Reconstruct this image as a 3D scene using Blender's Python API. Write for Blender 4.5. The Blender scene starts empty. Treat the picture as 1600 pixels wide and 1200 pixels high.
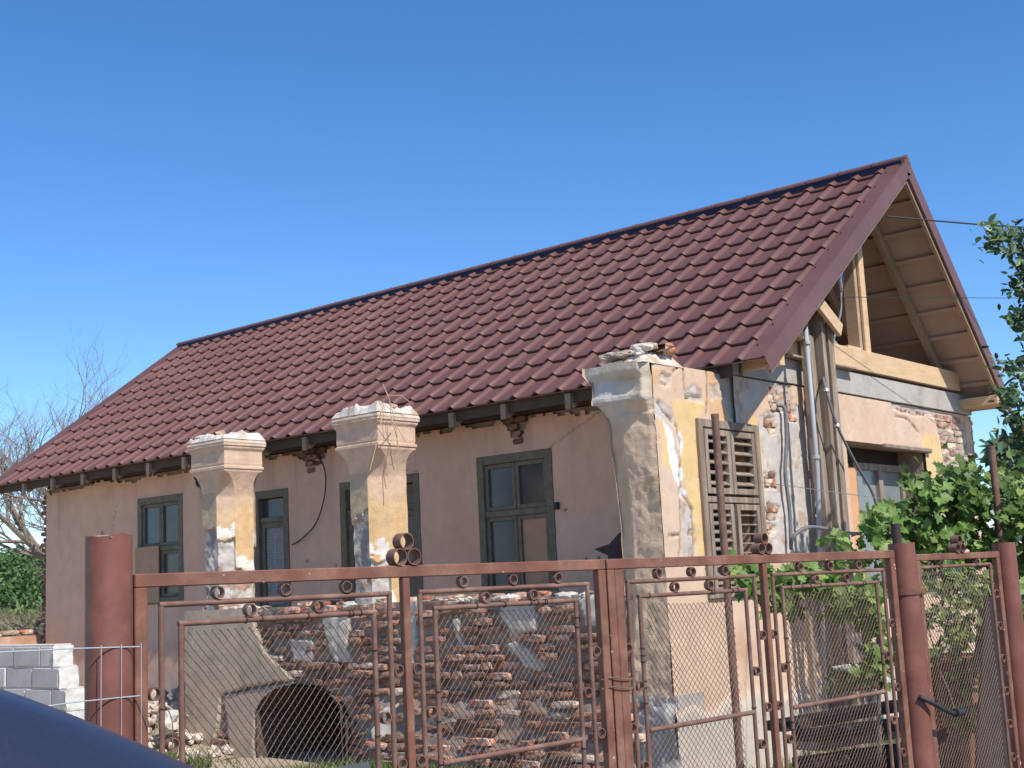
import bpy, math, random
import numpy as np
from mathutils import Vector, Matrix
random.seed(7); RNG = np.random.default_rng(7)
S = bpy.context.scene; COL = S.collection
R_ = math.radians

# ------------------------------------------------------------------ camera
CAMPOS = np.array([0., 0., 1.6]); FPX = 2059.93
YAW, PITCH, ROLL = 0.698986, 0.152697, -0.048329
fw = np.array([-math.sin(YAW)*math.cos(PITCH), math.cos(YAW)*math.cos(PITCH), math.sin(PITCH)])
rt = np.cross(fw, [0, 0, 1]); rt /= np.linalg.norm(rt); up = np.cross(rt, fw)
r2 = rt*math.cos(ROLL)+up*math.sin(ROLL); u2 = -rt*math.sin(ROLL)+up*math.cos(ROLL)
CR = np.array([r2, u2, fw])
cd = bpy.data.cameras.new('camera'); cam = bpy.data.objects.new('camera', cd); COL.objects.link(cam)
cd.sensor_width = 36; cd.lens = FPX/1600*36; cd.clip_end = 2000; cd.clip_start = .05
m = Matrix.Identity(4)
for i in range(3):
    m[i][0] = r2[i]; m[i][1] = u2[i]; m[i][2] = -fw[i]; m[i][3] = CAMPOS[i]
cam.matrix_world = m; S.camera = cam

# ------------------------------------------------------------------ light
sd = np.array([.47, -.095, .533]); sd /= np.linalg.norm(sd)
EL = math.asin(sd[2])
W = bpy.data.worlds.new('World'); S.world = W; W.use_nodes = True
nt = W.node_tree; bg = nt.nodes['Background']; sky = nt.nodes.new('ShaderNodeTexSky')
sky.sky_type = 'NISHITA'; sky.sun_disc = False; sky.sun_elevation = EL
sky.sun_rotation = math.atan2(sd[0], sd[1]); sky.altitude = 100; sky.air_density = .8
sky.dust_density = .1; sky.ozone_density = 3.6
hs = nt.nodes.new('ShaderNodeHueSaturation'); hs.inputs['Saturation'].default_value = 1.22; hs.inputs['Hue'].default_value = .503; nt.links.new(sky.outputs[0], hs.inputs['Color'])
nt.links.new(hs.outputs[0], bg.inputs[0]); bg.inputs[1].default_value = .15
sl = bpy.data.lights.new('sun', 'SUN'); sl.energy = 4.3; sl.angle = R_(.53); sl.color = (1, .95, .87)
so = bpy.data.objects.new('sun', sl); COL.objects.link(so)
so.rotation_euler = Vector(sd).to_track_quat('Z', 'Y').to_euler()
S.view_settings.view_transform = 'Standard'; S.view_settings.look = 'None'
S.view_settings.exposure = 0.38; S.view_settings.gamma = 1; S.view_settings.use_curve_mapping = False
S.render.engine = 'CYCLES'

# ------------------------------------------------------------------ helpers
def ray(x, y): return CR.T @ np.array([(x-800)/FPX, -(y-600)/FPX, 1])
def on(x, y, ax, v):          # surveyed point: where the sight line to a photo point meets the plane axis=v
    d = ray(x, y); i = 'XYZ'.index(ax); return CAMPOS+d*((v-CAMPOS[i])/d[i])
def dep(x, y, t): return CAMPOS+ray(x, y)*t

def _h(i, j, k, s):
    n = (i*374761393+j*668265263+k*2147483647+s*1274126177) & 0xffffffff
    n = ((n ^ (n >> 13))*1274126177) & 0xffffffff
    return ((n ^ (n >> 16)) & 0xffffff)/float(0xffffff)
def noise(x, y, z=0, s=0):
    x = np.asarray(x, float)+1000; y = np.asarray(y, float)+1000; z = np.asarray(z, float)+1000+0*x
    i = np.floor(x).astype(np.int64); j = np.floor(y).astype(np.int64); k = np.floor(z).astype(np.int64)
    f = x-i; g = y-j; h = z-k; f = f*f*(3-2*f); g = g*g*(3-2*g); h = h*h*(3-2*h)
    def L(a, b, t): return a+(b-a)*t
    r = []
    for kk in (0, 1):
        r.append(L(L(_h(i, j, k+kk, s), _h(i+1, j, k+kk, s), f), L(_h(i, j+1, k+kk, s), _h(i+1, j+1, k+kk, s), f), g))
    return L(r[0], r[1], h)*2-1
def fbm(x, y, z=0, s=0, o=4):
    a = 1; t = 0; w = 0
    for q in range(o):
        t = t+a*noise(np.asarray(x)*2**q, np.asarray(y)*2**q, np.asarray(z)*2**q, s+q*17); w += a; a *= .5
    return t/w
def inpoly(px, py, poly):
    c = np.zeros(px.shape, bool); n = len(poly)
    for a in range(n):
        x1, y1 = poly[a]; x2, y2 = poly[(a+1) % n]
        if y1 == y2: continue
        c ^= ((y1 > py) != (y2 > py)) & (px < (x2-x1)*(py-y1)/(y2-y1)+x1)
    return c
def dline(px, py, pts):
    d = np.full(px.shape, 9.)
    for (x1, y1), (x2, y2) in zip(pts[:-1], pts[1:]):
        vx, vy = x2-x1, y2-y1; t = np.clip(((px-x1)*vx+(py-y1)*vy)/(vx*vx+vy*vy+1e-9), 0, 1)
        d = np.minimum(d, np.hypot(px-x1-t*vx, py-y1-t*vy))
    return d

ORG = {}
def link(o, parent=None):
    COL.objects.link(o)
    if parent is not None: o.parent = parent
    return o
def tag(o, label=None, cat=None, group=None, kind=None):
    if label: o['label'] = label
    if cat: o['category'] = cat
    if group: o['group'] = group
    if kind: o['kind'] = kind
    return o
def root(name, loc, label, cat, group=None):
    o = bpy.data.objects.new(name, None); COL.objects.link(o); o.location = loc; o.empty_display_size = .1
    return tag(o, label, cat, group)
def origin(p):                      # world position of a part's frame (all frames are axis aligned)
    v = np.zeros(3)
    while p is not None: v = v+np.array(p.location); p = p.parent
    return v
def npmesh(name, V, F, mat=None, parent=None, colr=None, smooth=False, rel=True, kind=None):
    V = np.asarray(V, float).reshape(-1, 3)
    if rel and parent is not None: V = V-origin(parent)
    me = bpy.data.meshes.new(name); me.vertices.add(len(V)); me.vertices.foreach_set('co', V.ravel())
    if isinstance(F, np.ndarray):
        n, k = F.shape; me.loops.add(n*k); me.polygons.add(n)
        me.loops.foreach_set('vertex_index', F.ravel().astype(np.int32))
        me.polygons.foreach_set('loop_start', np.arange(0, n*k, k, dtype=np.int32))
        me.polygons.foreach_set('loop_total', np.full(n, k, dtype=np.int32))
    else:
        L = np.array([len(f) for f in F], np.int32); st = np.concatenate([[0], np.cumsum(L)[:-1]]).astype(np.int32)
        me.loops.add(int(L.sum())); me.polygons.add(len(F))
        me.loops.foreach_set('vertex_index', np.array([i for f in F for i in f], np.int32))
        me.polygons.foreach_set('loop_start', st); me.polygons.foreach_set('loop_total', L)
    me.update(calc_edges=True); me.validate()
    me.polygons.foreach_set('use_smooth', np.full(len(me.polygons), bool(smooth)))
    if colr is not None:
        a = me.attributes.new('Col', 'FLOAT_COLOR', 'POINT'); c = np.ones((len(V), 4)); c[:, :3] = colr
        a.data.foreach_set('color', c.ravel())
    if mat: me.materials.append(mat)
    o = link(bpy.data.objects.new(name, me), parent)
    if kind: o['kind'] = kind
    return o
class MB:
    def __init__(s): s.v = []; s.f = []
    def add(s, vs, fs):
        b = len(s.v); s.v += [tuple(map(float, p)) for p in vs]; s.f += [tuple(i+b for i in f) for f in fs]; return s
    def box(s, a, b, bev=0):
        x0, x1 = sorted((a[0], b[0])); y0, y1 = sorted((a[1], b[1])); z0, z1 = sorted((a[2], b[2]))
        c = Vector(((x0+x1)/2, (y0+y1)/2, (z0+z1)/2)); return s.obox(c, (1, 0, 0), (0, 1, 0), (x1-x0, y1-y0, z1-z0), bev)
    def obox(s, c, ux, uy, size, bev=0):
        ux = Vector(ux).normalized(); uy = Vector(uy); uy = (uy-ux*uy.dot(ux)).normalized(); uz = ux.cross(uy); c = Vector(c)
        hx, hy, hz = [q/2 for q in size]
        b = min(bev, hx*.9, hy*.9, hz*.9)
        if b <= 0:
            P = [c+ux*(i*hx)+uy*(j*hy)+uz*(k*hz) for k in (-1, 1) for j in (-1, 1) for i in (-1, 1)]
            return s.add(P, [(0, 2, 3, 1), (4, 5, 7, 6), (0, 1, 5, 4), (2, 6, 7, 3), (0, 4, 6, 2), (1, 3, 7, 5)])
        P = []; idx = {}
        for k in (-1, 1):
            for j in (-1, 1):
                for i in (-1, 1):
                    for ax in range(3):
                        q = [i*(hx-b), j*(hy-b), k*(hz-b)]; q[ax] = (i*hx, j*hy, k*hz)[ax]
                        idx[(i, j, k, ax)] = len(P); P.append(c+ux*q[0]+uy*q[1]+uz*q[2])
        F = []; I = idx
        for q in (-1, 1):
            F.append((I[q, -1, -1, 0], I[q, 1, -1, 0], I[q, 1, 1, 0], I[q, -1, 1, 0])[::q])
            F.append((I[-1, q, -1, 1], I[-1, q, 1, 1], I[1, q, 1, 1], I[1, q, -1, 1])[::q])
            F.append((I[-1, -1, q, 2], I[1, -1, q, 2], I[1, 1, q, 2], I[-1, 1, q, 2])[::q])
        for q in (-1, 1):
            for w in (-1, 1):
                F.append((I[-1, q, w, 1], I[1, q, w, 1], I[1, q, w, 2], I[-1, q, w, 2])[::q*w])
                F.append((I[q, -1, w, 0], I[q, 1, w, 0], I[q, 1, w, 2], I[q, -1, w, 2])[::-q*w])
                F.append((I[q, w, -1, 0], I[q, w, 1, 0], I[q, w, 1, 1], I[q, w, -1, 1])[::q*w])
        for i in (-1, 1):
            for j in (-1, 1):
                for k in (-1, 1): F.append((I[i, j, k, 0], I[i, j, k, 1], I[i, j, k, 2])[::i*j*k])
        return s.add(P, F)
    def beam(s, a, b, w, h, upv=(0, 0, 1), bev=0):      # bar from a to b, w sideways, h along upv
        a = Vector(a); b = Vector(b); d = b-a; ux = d.normalized(); u = Vector(upv); u = (u-ux*u.dot(ux)).normalized()
        return s.obox((a+b)/2, ux, u, (d.length, h, w), bev)
    def tube(s, pts, r, n=8, caps=True):
        pts = [Vector(p) for p in pts]; rr = r if hasattr(r, '__len__') else [r]*len(pts)
        t0 = (pts[1]-pts[0]).normalized(); a = t0.orthogonal().normalized(); P = []
        for i, p in enumerate(pts):
            t = (pts[min(i+1, len(pts)-1)]-pts[max(i-1, 0)])
            if t.length < 1e-9: t = t0
            t.normalize(); a = (a-t*a.dot(t))
            a = a.normalized() if a.length > 1e-6 else t.orthogonal().normalized(); b = t.cross(a)
            for k in range(n):
                q = 2*math.pi*k/n; P.append(p+(a*math.cos(q)+b*math.sin(q))*rr[i])
        F = [(i*n+k, i*n+(k+1) % n, (i+1)*n+(k+1) % n, (i+1)*n+k) for i in range(len(pts)-1) for k in range(n)]
        if caps: F += [tuple(range(n))[::-1], tuple((len(pts)-1)*n+k for k in range(n))]
        return s.add(P, F)
    def ring(s, c, ax, r, w, th, n=20):                 # short piece of pipe: outer radius r, width w along ax
        c = Vector(c); ax = Vector(ax).normalized(); a = ax.orthogonal().normalized(); b = ax.cross(a); P = []
        for k in range(n):
            q = 2*math.pi*k/n; d = a*math.cos(q)+b*math.sin(q)
            for rr, hh in ((r, -w/2), (r, w/2), (r-th, w/2), (r-th, -w/2)): P.append(c+d*rr+ax*hh)
        F = []
        for k in range(n):
            for e in range(4): F.append((k*4+e, k*4+(e+1) % 4, ((k+1) % n)*4+(e+1) % 4, ((k+1) % n)*4+e))
        return s.add(P, F)
    def build(s, name, mat, parent=None, smooth=False, rel=True, kind=None, auto=False):
        o = npmesh(name, np.array(s.v), s.f, mat, parent, None, smooth, rel, kind)
        if auto:
            o.data.polygons.foreach_set('use_smooth', np.ones(len(o.data.polygons), bool))
            if hasattr(o.data, 'set_sharp_from_angle'): o.data.set_sharp_from_angle(angle=R_(40))
        return o

# ------------------------------------------------------------------ materials
def mat(name, base, rough=.8, var=.12, scale=6, bump=.15, bscale=40, metal=0, spec=.3, dirt=None, dscale=3, dthr=.6, attr=False, rnd=0, speck=None, speckscale=60, speckthr=.72, trans=0, stretch=None, dist=.01):
    M = bpy.data.materials.new(name); M.use_nodes = True; N = M.node_tree.nodes; L = M.node_tree.links
    b = N['Principled BSDF']; b.inputs['Roughness'].default_value = rough; b.inputs['Metallic'].default_value = metal
    b.inputs['Specular IOR Level'].default_value = spec
    g = N.new('ShaderNodeNewGeometry') if not stretch else None
    tc = N.new('ShaderNodeTexCoord'); vec = tc.outputs['Object']
    if stretch:
        mp = N.new('ShaderNodeMapping'); mp.inputs['Scale'].default_value = stretch; L.new(vec, mp.inputs[0]); vec = mp.outputs[0]
    def nz(sc, det=5, ro=.55):
        n = N.new('ShaderNodeTexNoise'); n.inputs['Scale'].default_value = sc; n.inputs['Detail'].default_value = det
        n.inputs['Roughness'].default_value = ro; L.new(vec, n.inputs['Vector']); return n.outputs['Fac']
    def mr(x, a, c, lo, hi):
        q = N.new('ShaderNodeMapRange'); L.new(x, q.inputs[0])
        for i, v in enumerate((a, c, lo, hi)): q.inputs[i+1].default_value = v
        return q.outputs[0]
    def mixc(f, A, B):
        x = N.new('ShaderNodeMix'); x.data_type = 'RGBA'; L.new(f, x.inputs[0])
        for v, s in ((A, x.inputs[6]), (B, x.inputs[7])):
            if isinstance(v, tuple): s.default_value = (*v, 1)
            else: L.new(v, s)
        return x.outputs[2]
    if attr:
        at = N.new('ShaderNodeAttribute'); at.attribute_name = 'Col'; c = at.outputs['Color']
    else:
        rg = N.new('ShaderNodeRGB'); rg.outputs[0].default_value = (*base, 1); c = rg.outputs[0]
    if dirt: c = mixc(mr(nz(dscale, 6, .65), dthr-.08, dthr+.08, 0, 1), c, dirt)
    if speck: c = mixc(mr(nz(speckscale, 2), speckthr-.02, speckthr+.02, 0, 1), c, speck)
    f = mr(nz(scale, 6, .6), .25, .75, 1-var, 1+var)
    if rnd:
        oi = N.new('ShaderNodeObjectInfo'); f2 = mr(oi.outputs['Random'], 0, 1, 1-rnd, 1+rnd)
        mm = N.new('ShaderNodeMath'); mm.operation = 'MULTIPLY'; L.new(f, mm.inputs[0]); L.new(f2, mm.inputs[1]); f = mm.outputs[0]
    vm = N.new('ShaderNodeVectorMath'); vm.operation = 'SCALE'; L.new(c, vm.inputs[0]); L.new(f, vm.inputs['Scale'])
    L.new(vm.outputs[0], b.inputs['Base Color'])
    if bump:
        bp = N.new('ShaderNodeBump'); bp.inputs['Strength'].default_value = bump; bp.inputs['Distance'].default_value = dist
        L.new(nz(bscale, 5, .6), bp.inputs['Height']); L.new(bp.outputs[0], b.inputs['Normal'])
    if trans:
        t = N.new('ShaderNodeBsdfTranslucent'); L.new(vm.outputs[0], t.inputs[0]); ms = N.new('ShaderNodeMixShader')
        ms.inputs[0].default_value = trans; L.new(b.outputs[0], ms.inputs[1]); L.new(t.outputs[0], ms.inputs[2])
        L.new(ms.outputs[0], N['Material Output'].inputs[0])
    return M
M_paint = mat('wall coat', (.6, .4, .3), .9, .1, 5, .35, 90, attr=True, dist=.012)
M_rough = mat('rough render', (.4, .35, .3), .95, .16, 9, .5, 70, attr=True, dist=.012)
M_core = mat('masonry core', (.34, .27, .22), .95, .2, 8, .8, 30)
M_brick = mat('brick', (.42, .17, .095), .92, .25, 14, .7, 60, dirt=(.46, .40, .34), dscale=9, dthr=.57, rnd=.3)
M_brickd = mat('weathered brick', (.25, .115, .075), .95, .3, 14, .9, 50, dirt=(.30, .22, .16), dscale=8, dthr=.58, rnd=.4, dist=.02)
M_brickl = mat('limed brick', (.42, .26, .18), .95, .25, 10, .8, 50, dirt=(.50, .40, .30), dscale=6, dthr=.5, rnd=.3)
M_roof = mat('maroon metal', (.145, .066, .054), .42, .07, 2, .02, 30, spec=.38, dirt=(.17, .082, .068), dscale=1.2, dthr=.55, rnd=.05)
M_navy = mat('dark navy ridge shade and screws', (.012, .012, .04), .5, .05, 3, 0)  # navy paints the shade under the ridge caps; also colours the trim screws
M_wood = mat('fresh softwood', (.60, .42, .25), .7, .14, 3, .2, 60, stretch=(1, 1, 4), dirt=(.55, .33, .16), dscale=4, dthr=.6)
M_wood2 = mat('raw board', (.36, .25, .17), .8, .18, 4, .3, 40, rnd=.15)
M_grey = mat('weathered timber', (.25, .185, .135), .9, .25, 5, .6, 30, stretch=(6, 6, .7), rnd=.1, dirt=(.36, .30, .25), dscale=3, dthr=.56)
M_felt = mat('roof underlay', (.44, .31, .255), .85, .1, 3, .2, 12)
M_conc = mat('concrete', (.42, .385, .34), .95, .15, 5, .5, 50, dirt=(.33, .30, .27), dscale=3, dthr=.58)
M_green = mat('flaking green paint', (.175, .15, .10), .75, .25, 12, .5, 50, dirt=(.22, .20, .16), dscale=14, dthr=.62)
M_soff = mat('dark board and cellar shade', (.10, .07, .055), .9, .2, 5, .2, 30)  # on the cellar arch this dark tone paints the shade inside
M_glass = mat('dusty dark glass', (.075, .075, .07), .2, .3, 4, .03, 3, spec=.5)
M_curt = mat('curtain cloth', (.30, .29, .28), .9, .2, 20, .3, 80)
M_ply = mat('plywood', (.48, .29, .17), .8, .15, 6, .2, 30)
M_plyo = mat('orange board', (.62, .33, .17), .7, .1, 6, .1, 30)
M_gate = mat('red oxide gate paint', (.185, .077, .050), .65, .3, 9, .3, 70, dirt=(.235, .12, .078), dscale=7, dthr=.54, speck=(.6, .55, .45), speckscale=38, speckthr=.725, dist=.004)
M_tube = mat('dull gate tube', (.17, .088, .064), .6, .22, 18, .3, 90, dirt=(.24, .14, .10), dscale=14, dthr=.57, dist=.004)
M_post = mat('red oxide post paint', (.185, .070, .050), .5, .13, 5, .12, 40, dirt=(.27, .11, .085), dscale=3, dthr=.58, dist=.004)
M_mesh = mat('rusty wire', (.20, .13, .10), .75, .25, 30, .2, 90)
M_galv = mat('galvanised wire', (.55, .55, .53), .45, .1, 30, 0, metal=.6)
M_pvc = mat('grey conduit', (.34, .36, .39), .5, .05, 5, 0)
M_blk = mat('black cable', (.03, .03, .035), .55, .1, 10, 0)
M_cdark = mat('dark flexible conduit', (.16, .16, .17), .55, .1, 20, .2, 200)
M_block = mat('grey block', (.50, .465, .43), .95, .18, 5, .5, 60, rnd=.14)
M_mort = mat('pale mortar', (.56, .51, .44), .95, .2, 9, .5, 60)
M_stone = mat('rubble stone', (.42, .34, .27), .95, .25, 6, .8, 25, rnd=.3, dirt=(.52, .45, .37), dscale=4, dthr=.55)
M_rust = mat('rusted sheet', (.30, .125, .07), .8, .3, 6, .4, 40, dirt=(.14, .07, .05), dscale=4, dthr=.5)
M_dark = mat('dark sheet', (.05, .035, .035), .8, .2, 6, .2, 40)  # also the painted shade of the cellar and the planks
M_leaf = mat('vine leaf', (.145, .24, .05), .5, .3, 3, 0, spec=.4, rnd=.35, trans=.35)
M_leaf2 = mat('young leaf', (.27, .36, .10), .5, .3, 3, 0, spec=.4, rnd=.3, trans=.4)
M_leafd = mat('tree leaf', (.065, .12, .05), .4, .3, 3, 0, spec=.5, rnd=.4, trans=.22)
M_bush = mat('hedge leaf', (.11, .185, .065), .6, .35, 1.5, 0, trans=.25)
M_bark = mat('bark', (.20, .165, .13), .95, .2, 8, .6, 30)
M_dry = mat('dead twig', (.24, .195, .15), .95, .2, 8, .3, 30)
M_grass = mat('grass blade', (.12, .17, .045), .7, .35, 2, 0, trans=.3)
M_straw = mat('straw', (.50, .36, .20), .8, .1, 8, 0)
M_soil = mat('yard soil', (.42, .33, .24), .98, .2, 1.5, .8, 14, dirt=(.26, .23, .13), dscale=1.2, dthr=.55, dist=.05)
M_asph = mat('asphalt', (.06, .058, .055), .9, .15, 3, .5, 120)
M_car = mat('navy car paint', (.022, .027, .050), .33, .05, 3, .0, 40, spec=.5, dirt=(.027, .033, .060), dscale=150, dthr=.6)
M_tyre = mat('tyre rubber', (.02, .02, .02), .85, .1, 20, .2, 60)
M_rim = mat('alloy wheel', (.4, .4, .42), .35, .05, 5, 0, metal=.8)
M_lamp = mat('tail lamp', (.30, .02, .02), .2, .05, 5, 0, spec=.6)

# ------------------------------------------------------------------ ground
def grid_sheet(name, x0, x1, y0, y1, n, zf, mt):
    X, Y = np.meshgrid(np.linspace(x0, x1, n), np.linspace(y0, y1, n), indexing='ij'); Z = zf(X, Y)
    V = np.stack([X, Y, Z], -1).reshape(-1, 3); i = np.arange(n*n).reshape(n, n)
    F = np.stack([i[:-1, :-1], i[1:, :-1], i[1:, 1:], i[:-1, 1:]], -1).reshape(-1, 4)
    return npmesh(name, V, F, mt, None, None, True, kind='structure')
grid_sheet('ground', -600, 600, -600, 600, 3, lambda x, y: x*0-.02, M_soil)
grid_sheet('yard', -24, -3.1, .5, 22, 160, lambda x, y: .02+.05*(fbm(x*.7, y*.7)+.6)+.02*fbm(x*4, y*4), M_soil)
b = MB().box((-1.9, -60, -.2), (5, 80, -.005)); tag(b.build('road', M_asph), kind='structure')

# ------------------------------------------------------------------ house dimensions
YV, YF, X0, XF, YB = 8.5, 9.9, -5.7, -16.95, 15.08      # veranda face, facade, gable, far end, back wall
E0 = Vector((0, 9.48, 3.34)); RG = Vector((0, 12.72, 5.70)); E1 = Vector((0, 14.98, 3.36))
XR, XL = -5.23, -17.75                                   # roof ends
house = root('ruined_house', (-11.3, 12.3, 0), 'crumbling peach plastered house with new maroon metal roof, broken veranda pillars and open timber gable', 'house')
HO = origin(house)

def relief(name, U, V, fn, mt, parent, skip=None, smooth=True):
    Ug, Vg = np.meshgrid(U, V, indexing='ij'); P, C = fn(Ug, Vg)
    n, k = Ug.shape; i = np.arange(n*k).reshape(n, k)
    F = np.stack([i[:-1, :-1], i[1:, :-1], i[1:, 1:], i[:-1, 1:]], -1)
    if skip is not None:
        uc = (Ug[:-1, :-1]+Ug[1:, 1:])/2; vc = (Vg[:-1, :-1]+Vg[1:, 1:])/2; keep = ~skip(uc, vc); F = F[keep]
    F = F.reshape(-1, 4)
    used = np.unique(F); mp = np.full(n*k, -1); mp[used] = np.arange(len(used))
    return npmesh(name, P.reshape(-1, 3)[used], mp[F], mt, parent, C.reshape(-1, 3)[used], smooth)
def wallcore(mb, u0, u1, z0, z1, d0, d1, ops, fmap):
    """solid wall with rectangular openings; fmap(u,d,z)->xyz, d outwards"""
    x = u0
    for a, bb, c, d in sorted(ops):
        if a > x: mb.box(fmap(x, d0, z0), fmap(a, d1, z1))
        if c > z0: mb.box(fmap(a, d0, z0), fmap(bb, d1, c))
        if d < z1: mb.box(fmap(a, d0, d), fmap(bb, d1, z1))
        x = bb
    if x < u1: mb.box(fmap(x, d0, z0), fmap(u1, d1, z1))
fF = lambda u, d, z: (u, YF-d, z)
fG = lambda u, d, z: (X0+d, u, z)
def clamp(a, lo, hi): return np.minimum(np.maximum(a, lo), hi)
def mixv(C, m_, col):
    m_ = np.asarray(m_, float)[..., None]; return C*(1-m_)+np.array(col)*m_

# brick variants -------------------------------------------------------------
def brick_mesh(name, L, D, H, seed, mt, amt=.008):
    rs = np.random.default_rng(seed); mb = MB()
    V = []; nx, ny, nz = 4, 2, 2
    for i in range(nx+1):
        for j in range(ny+1):
            for k in range(nz+1):
                p = np.array([(i/nx-.5)*L, (j/ny-.5)*D, (k/nz-.5)*H])
                e = (i in (0, nx))+(j in (0, ny))+(k in (0, nz))
                if e >= 2: p *= 1-np.array([.035, .05, .10])*(e-1)*rs.uniform(.3, 1.6)
                p += rs.uniform(-1, 1, 3)*amt*np.array([1, 1, .6]); V.append(p)
    ix = lambda i, j, k: (i*(ny+1)+j)*(nz+1)+k
    F = []
    for i in range(nx):
        for k in range(nz):
            F.append((ix(i, 0, k), ix(i+1, 0, k), ix(i+1, 0, k+1), ix(i, 0, k+1)))
        for j in range(ny):
            F.append((ix(i, j, nz), ix(i+1, j, nz), ix(i+1, j+1, nz), ix(i, j+1, nz)))
            F.append((ix(i, j, 0), ix(i, j+1, 0), ix(i+1, j+1, 0), ix(i+1, j, 0)))
    for j in range(ny):
        for k in range(nz):
            F.append((ix(0, j, k), ix(0, j, k+1), ix(0, j+1, k+1), ix(0, j+1, k)))
            F.append((ix(nx, j, k), ix(nx, j+1, k), ix(nx, j+1, k+1), ix(nx, j, k+1)))
    me = bpy.data.meshes.new(name); me.from_pydata([tuple(v) for v in V], [], F); me.materials.append(mt)
    return me
BR = {k: [brick_mesh('brick', .25, .11, .06, 10*q+s, mt) for s in range(6)] for q, (k, mt) in enumerate((('r', M_brick), ('d', M_brickd), ('l', M_brickl)))}
def brick(parent, p, rotz=0, kind='r', sc=(1, 1, 1), tilt=.03, name='brick'):
    o = bpy.data.objects.new(name, random.choice(BR[kind])); link(o, parent)
    o.location = Vector(p)-Vector(origin(parent)); o.scale = sc
    o.rotation_euler = (random.gauss(0, tilt), random.gauss(0, tilt), rotz+random.gauss(0, tilt)); return o

# ------------------------------------------------------------------ facade wall (shaded long side)
op_w1 = (-14.70, -13.80, 1.62, 2.92)      # left window
op_d1 = (-12.35, -11.78, .75, 2.82)       # door with lace
op_d2 = (-10.85, -9.68, .75, 2.80)        # door behind middle pillar
op_w2 = (-8.80, -7.90, 1.50, 2.87)        # big window
FOPS = [op_w1, op_d1, op_d2, op_w2]
mb = MB(); wallcore(mb, XF, X0-.04, 0, 3.26, -.45, -.035, FOPS, fF)
facade = mb.build('facade_wall', M_core, house)
def inops(u, v, ops):
    mk = np.zeros(u.shape, bool)
    for a, b_, c, d in ops: mk |= (u > a) & (u < b_) & (v > c) & (v < d)
    return mk
topn = lambda u: 3.22+.035*noise(u*5, 0*u, 0, 3)+.03*noise(u*17, 0*u, 0, 6)-.28*np.maximum(0, 1-((u+13.35)/.22)**2)-.12*np.maximum(0, 1-((u+11.3)/.3)**2)-.15*np.maximum(0, 1-((u+8.3)/.18)**2)-.20*np.maximum(0, 1-((u+6.85)/.3)**2)-.1*np.maximum(0, 1-((u+6.3)/.12)**2)
def f_fac(u, v):
    h = .012*fbm(u*1.1, v*1.1, 0, 1)+.004*fbm(u*9, v*9, 0, 2)
    C = np.broadcast_to(np.array([.76, .45, .29]), u.shape+(3,)).copy()
    C = mixv(C, clamp(.5+.9*fbm(u*.8, v*1.6, 0, 5), 0, 1)*.5, (.77, .52, .36))
    C = mixv(C, clamp(fbm(u*2, v*.9, 0, 8)*2.2-.35, 0, 1)*.5, (.62, .36, .24))
    streak = clamp(fbm(u*9, v*.5, 0, 9)*2-.5, 0, 1)*clamp((v-1.9)/1.3, 0, 1); C = mixv(C, streak*.35, (.45, .30, .25))
    low = clamp((1.0-v+.4*fbm(u*2, v*2, 0, 12))/.5, 0, 1); C = mixv(C, low*.8, (.50, .45, .40))
    for (cx, cz, r1, r2_) in ((-6.32, 2.42, .13, .06), (-15.55, 2.55, .05, .05), (-6.6, 1.55, .03, .03), (-13.3, 2.95, .1, .1)):
        e = np.hypot((u-cx)/r1, (v-cz)/r2_)+.5*fbm(u*14, v*14, 0, 31); mk = clamp((1.1-e)*4, 0, 1)
        h -= mk*.012; C = mixv(C, mk, (.25, .21, .20))
    for cx, cz in ((-7.52, 1.83), (-7.38, 1.83), (-7.49, 1.74), (-10.98, 1.93), (-11.45, 2.0), (-7.75, 2.3)):
        e = np.hypot(u-cx, v-cz); mk = clamp((.022-e)*80, 0, 1); h -= mk*.02; C = mixv(C, mk, (.05, .03, .03))
    for cr in ([(-13.3, 2.95), (-13.1, 2.5), (-13.2, 2.1), (-13.0, 1.7)], [(-10.2, 3.2), (-9.95, 2.9), (-9.6, 2.82)], [(-7.9, 2.9), (-7.6, 3.05), (-7.2, 3.2)], [(-15.2, 2.9), (-15.5, 2.2), (-15.3, 1.6)], [(-8.8, 1.5), (-9.0, 1.1)]):
        dd_ = dline(u+.03*fbm(u*6, v*6, 0, 151), v+.03*fbm(u*6, v*6, 0, 152), cr); mk = clamp((.012-dd_)*90, 0, 1); h -= mk*.006; C = mixv(C, mk*.6, (.25, .17, .13))
    dust = clamp(fbm(u*.5, v*.7, 0, 155)*2.4, 0, 1); C = mixv(C, dust*.35, (.70, .52, .40)); drip = clamp(fbm(u*5, v*.25, 0, 156)*3-.5, 0, 1)*clamp((v-2.2)*1.2, 0, 1); C = mixv(C, drip*.4, (.36, .24, .19))
    ridge_ = dline(u, v, [(-9.02, 3.2), (-8.97, 2.5), (-8.98, 1.4)]); h -= clamp((.02-ridge_)*50, 0, 1)*.005
    return np.stack([u, YF-h, v], -1), C
relief('plaster', np.arange(XF, X0-.03, .03), np.arange(0.3, 3.34, .025), f_fac, M_paint, facade,
       lambda u, v: inops(u, v, FOPS) | (v > topn(u)))
# masonry showing where the plaster has dropped off under the eaves
for cx, w in ((-13.35, .42), (-11.3, .55), (-8.3, .34), (-6.85, .6), (-6.3, .25)):
    for k in range(4):
        z = 3.23-k*.072; n = max(1, int(w/.14)-k//2)
        for q in range(n):
            x = cx+(q-(n-1)/2)*.135+(.03 if k % 2 else 0)
            if random.random() < .85: brick(facade, (x, YF+.045-random.random()*.02, z), 0, 'd', (.52, 1, 1))
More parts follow.
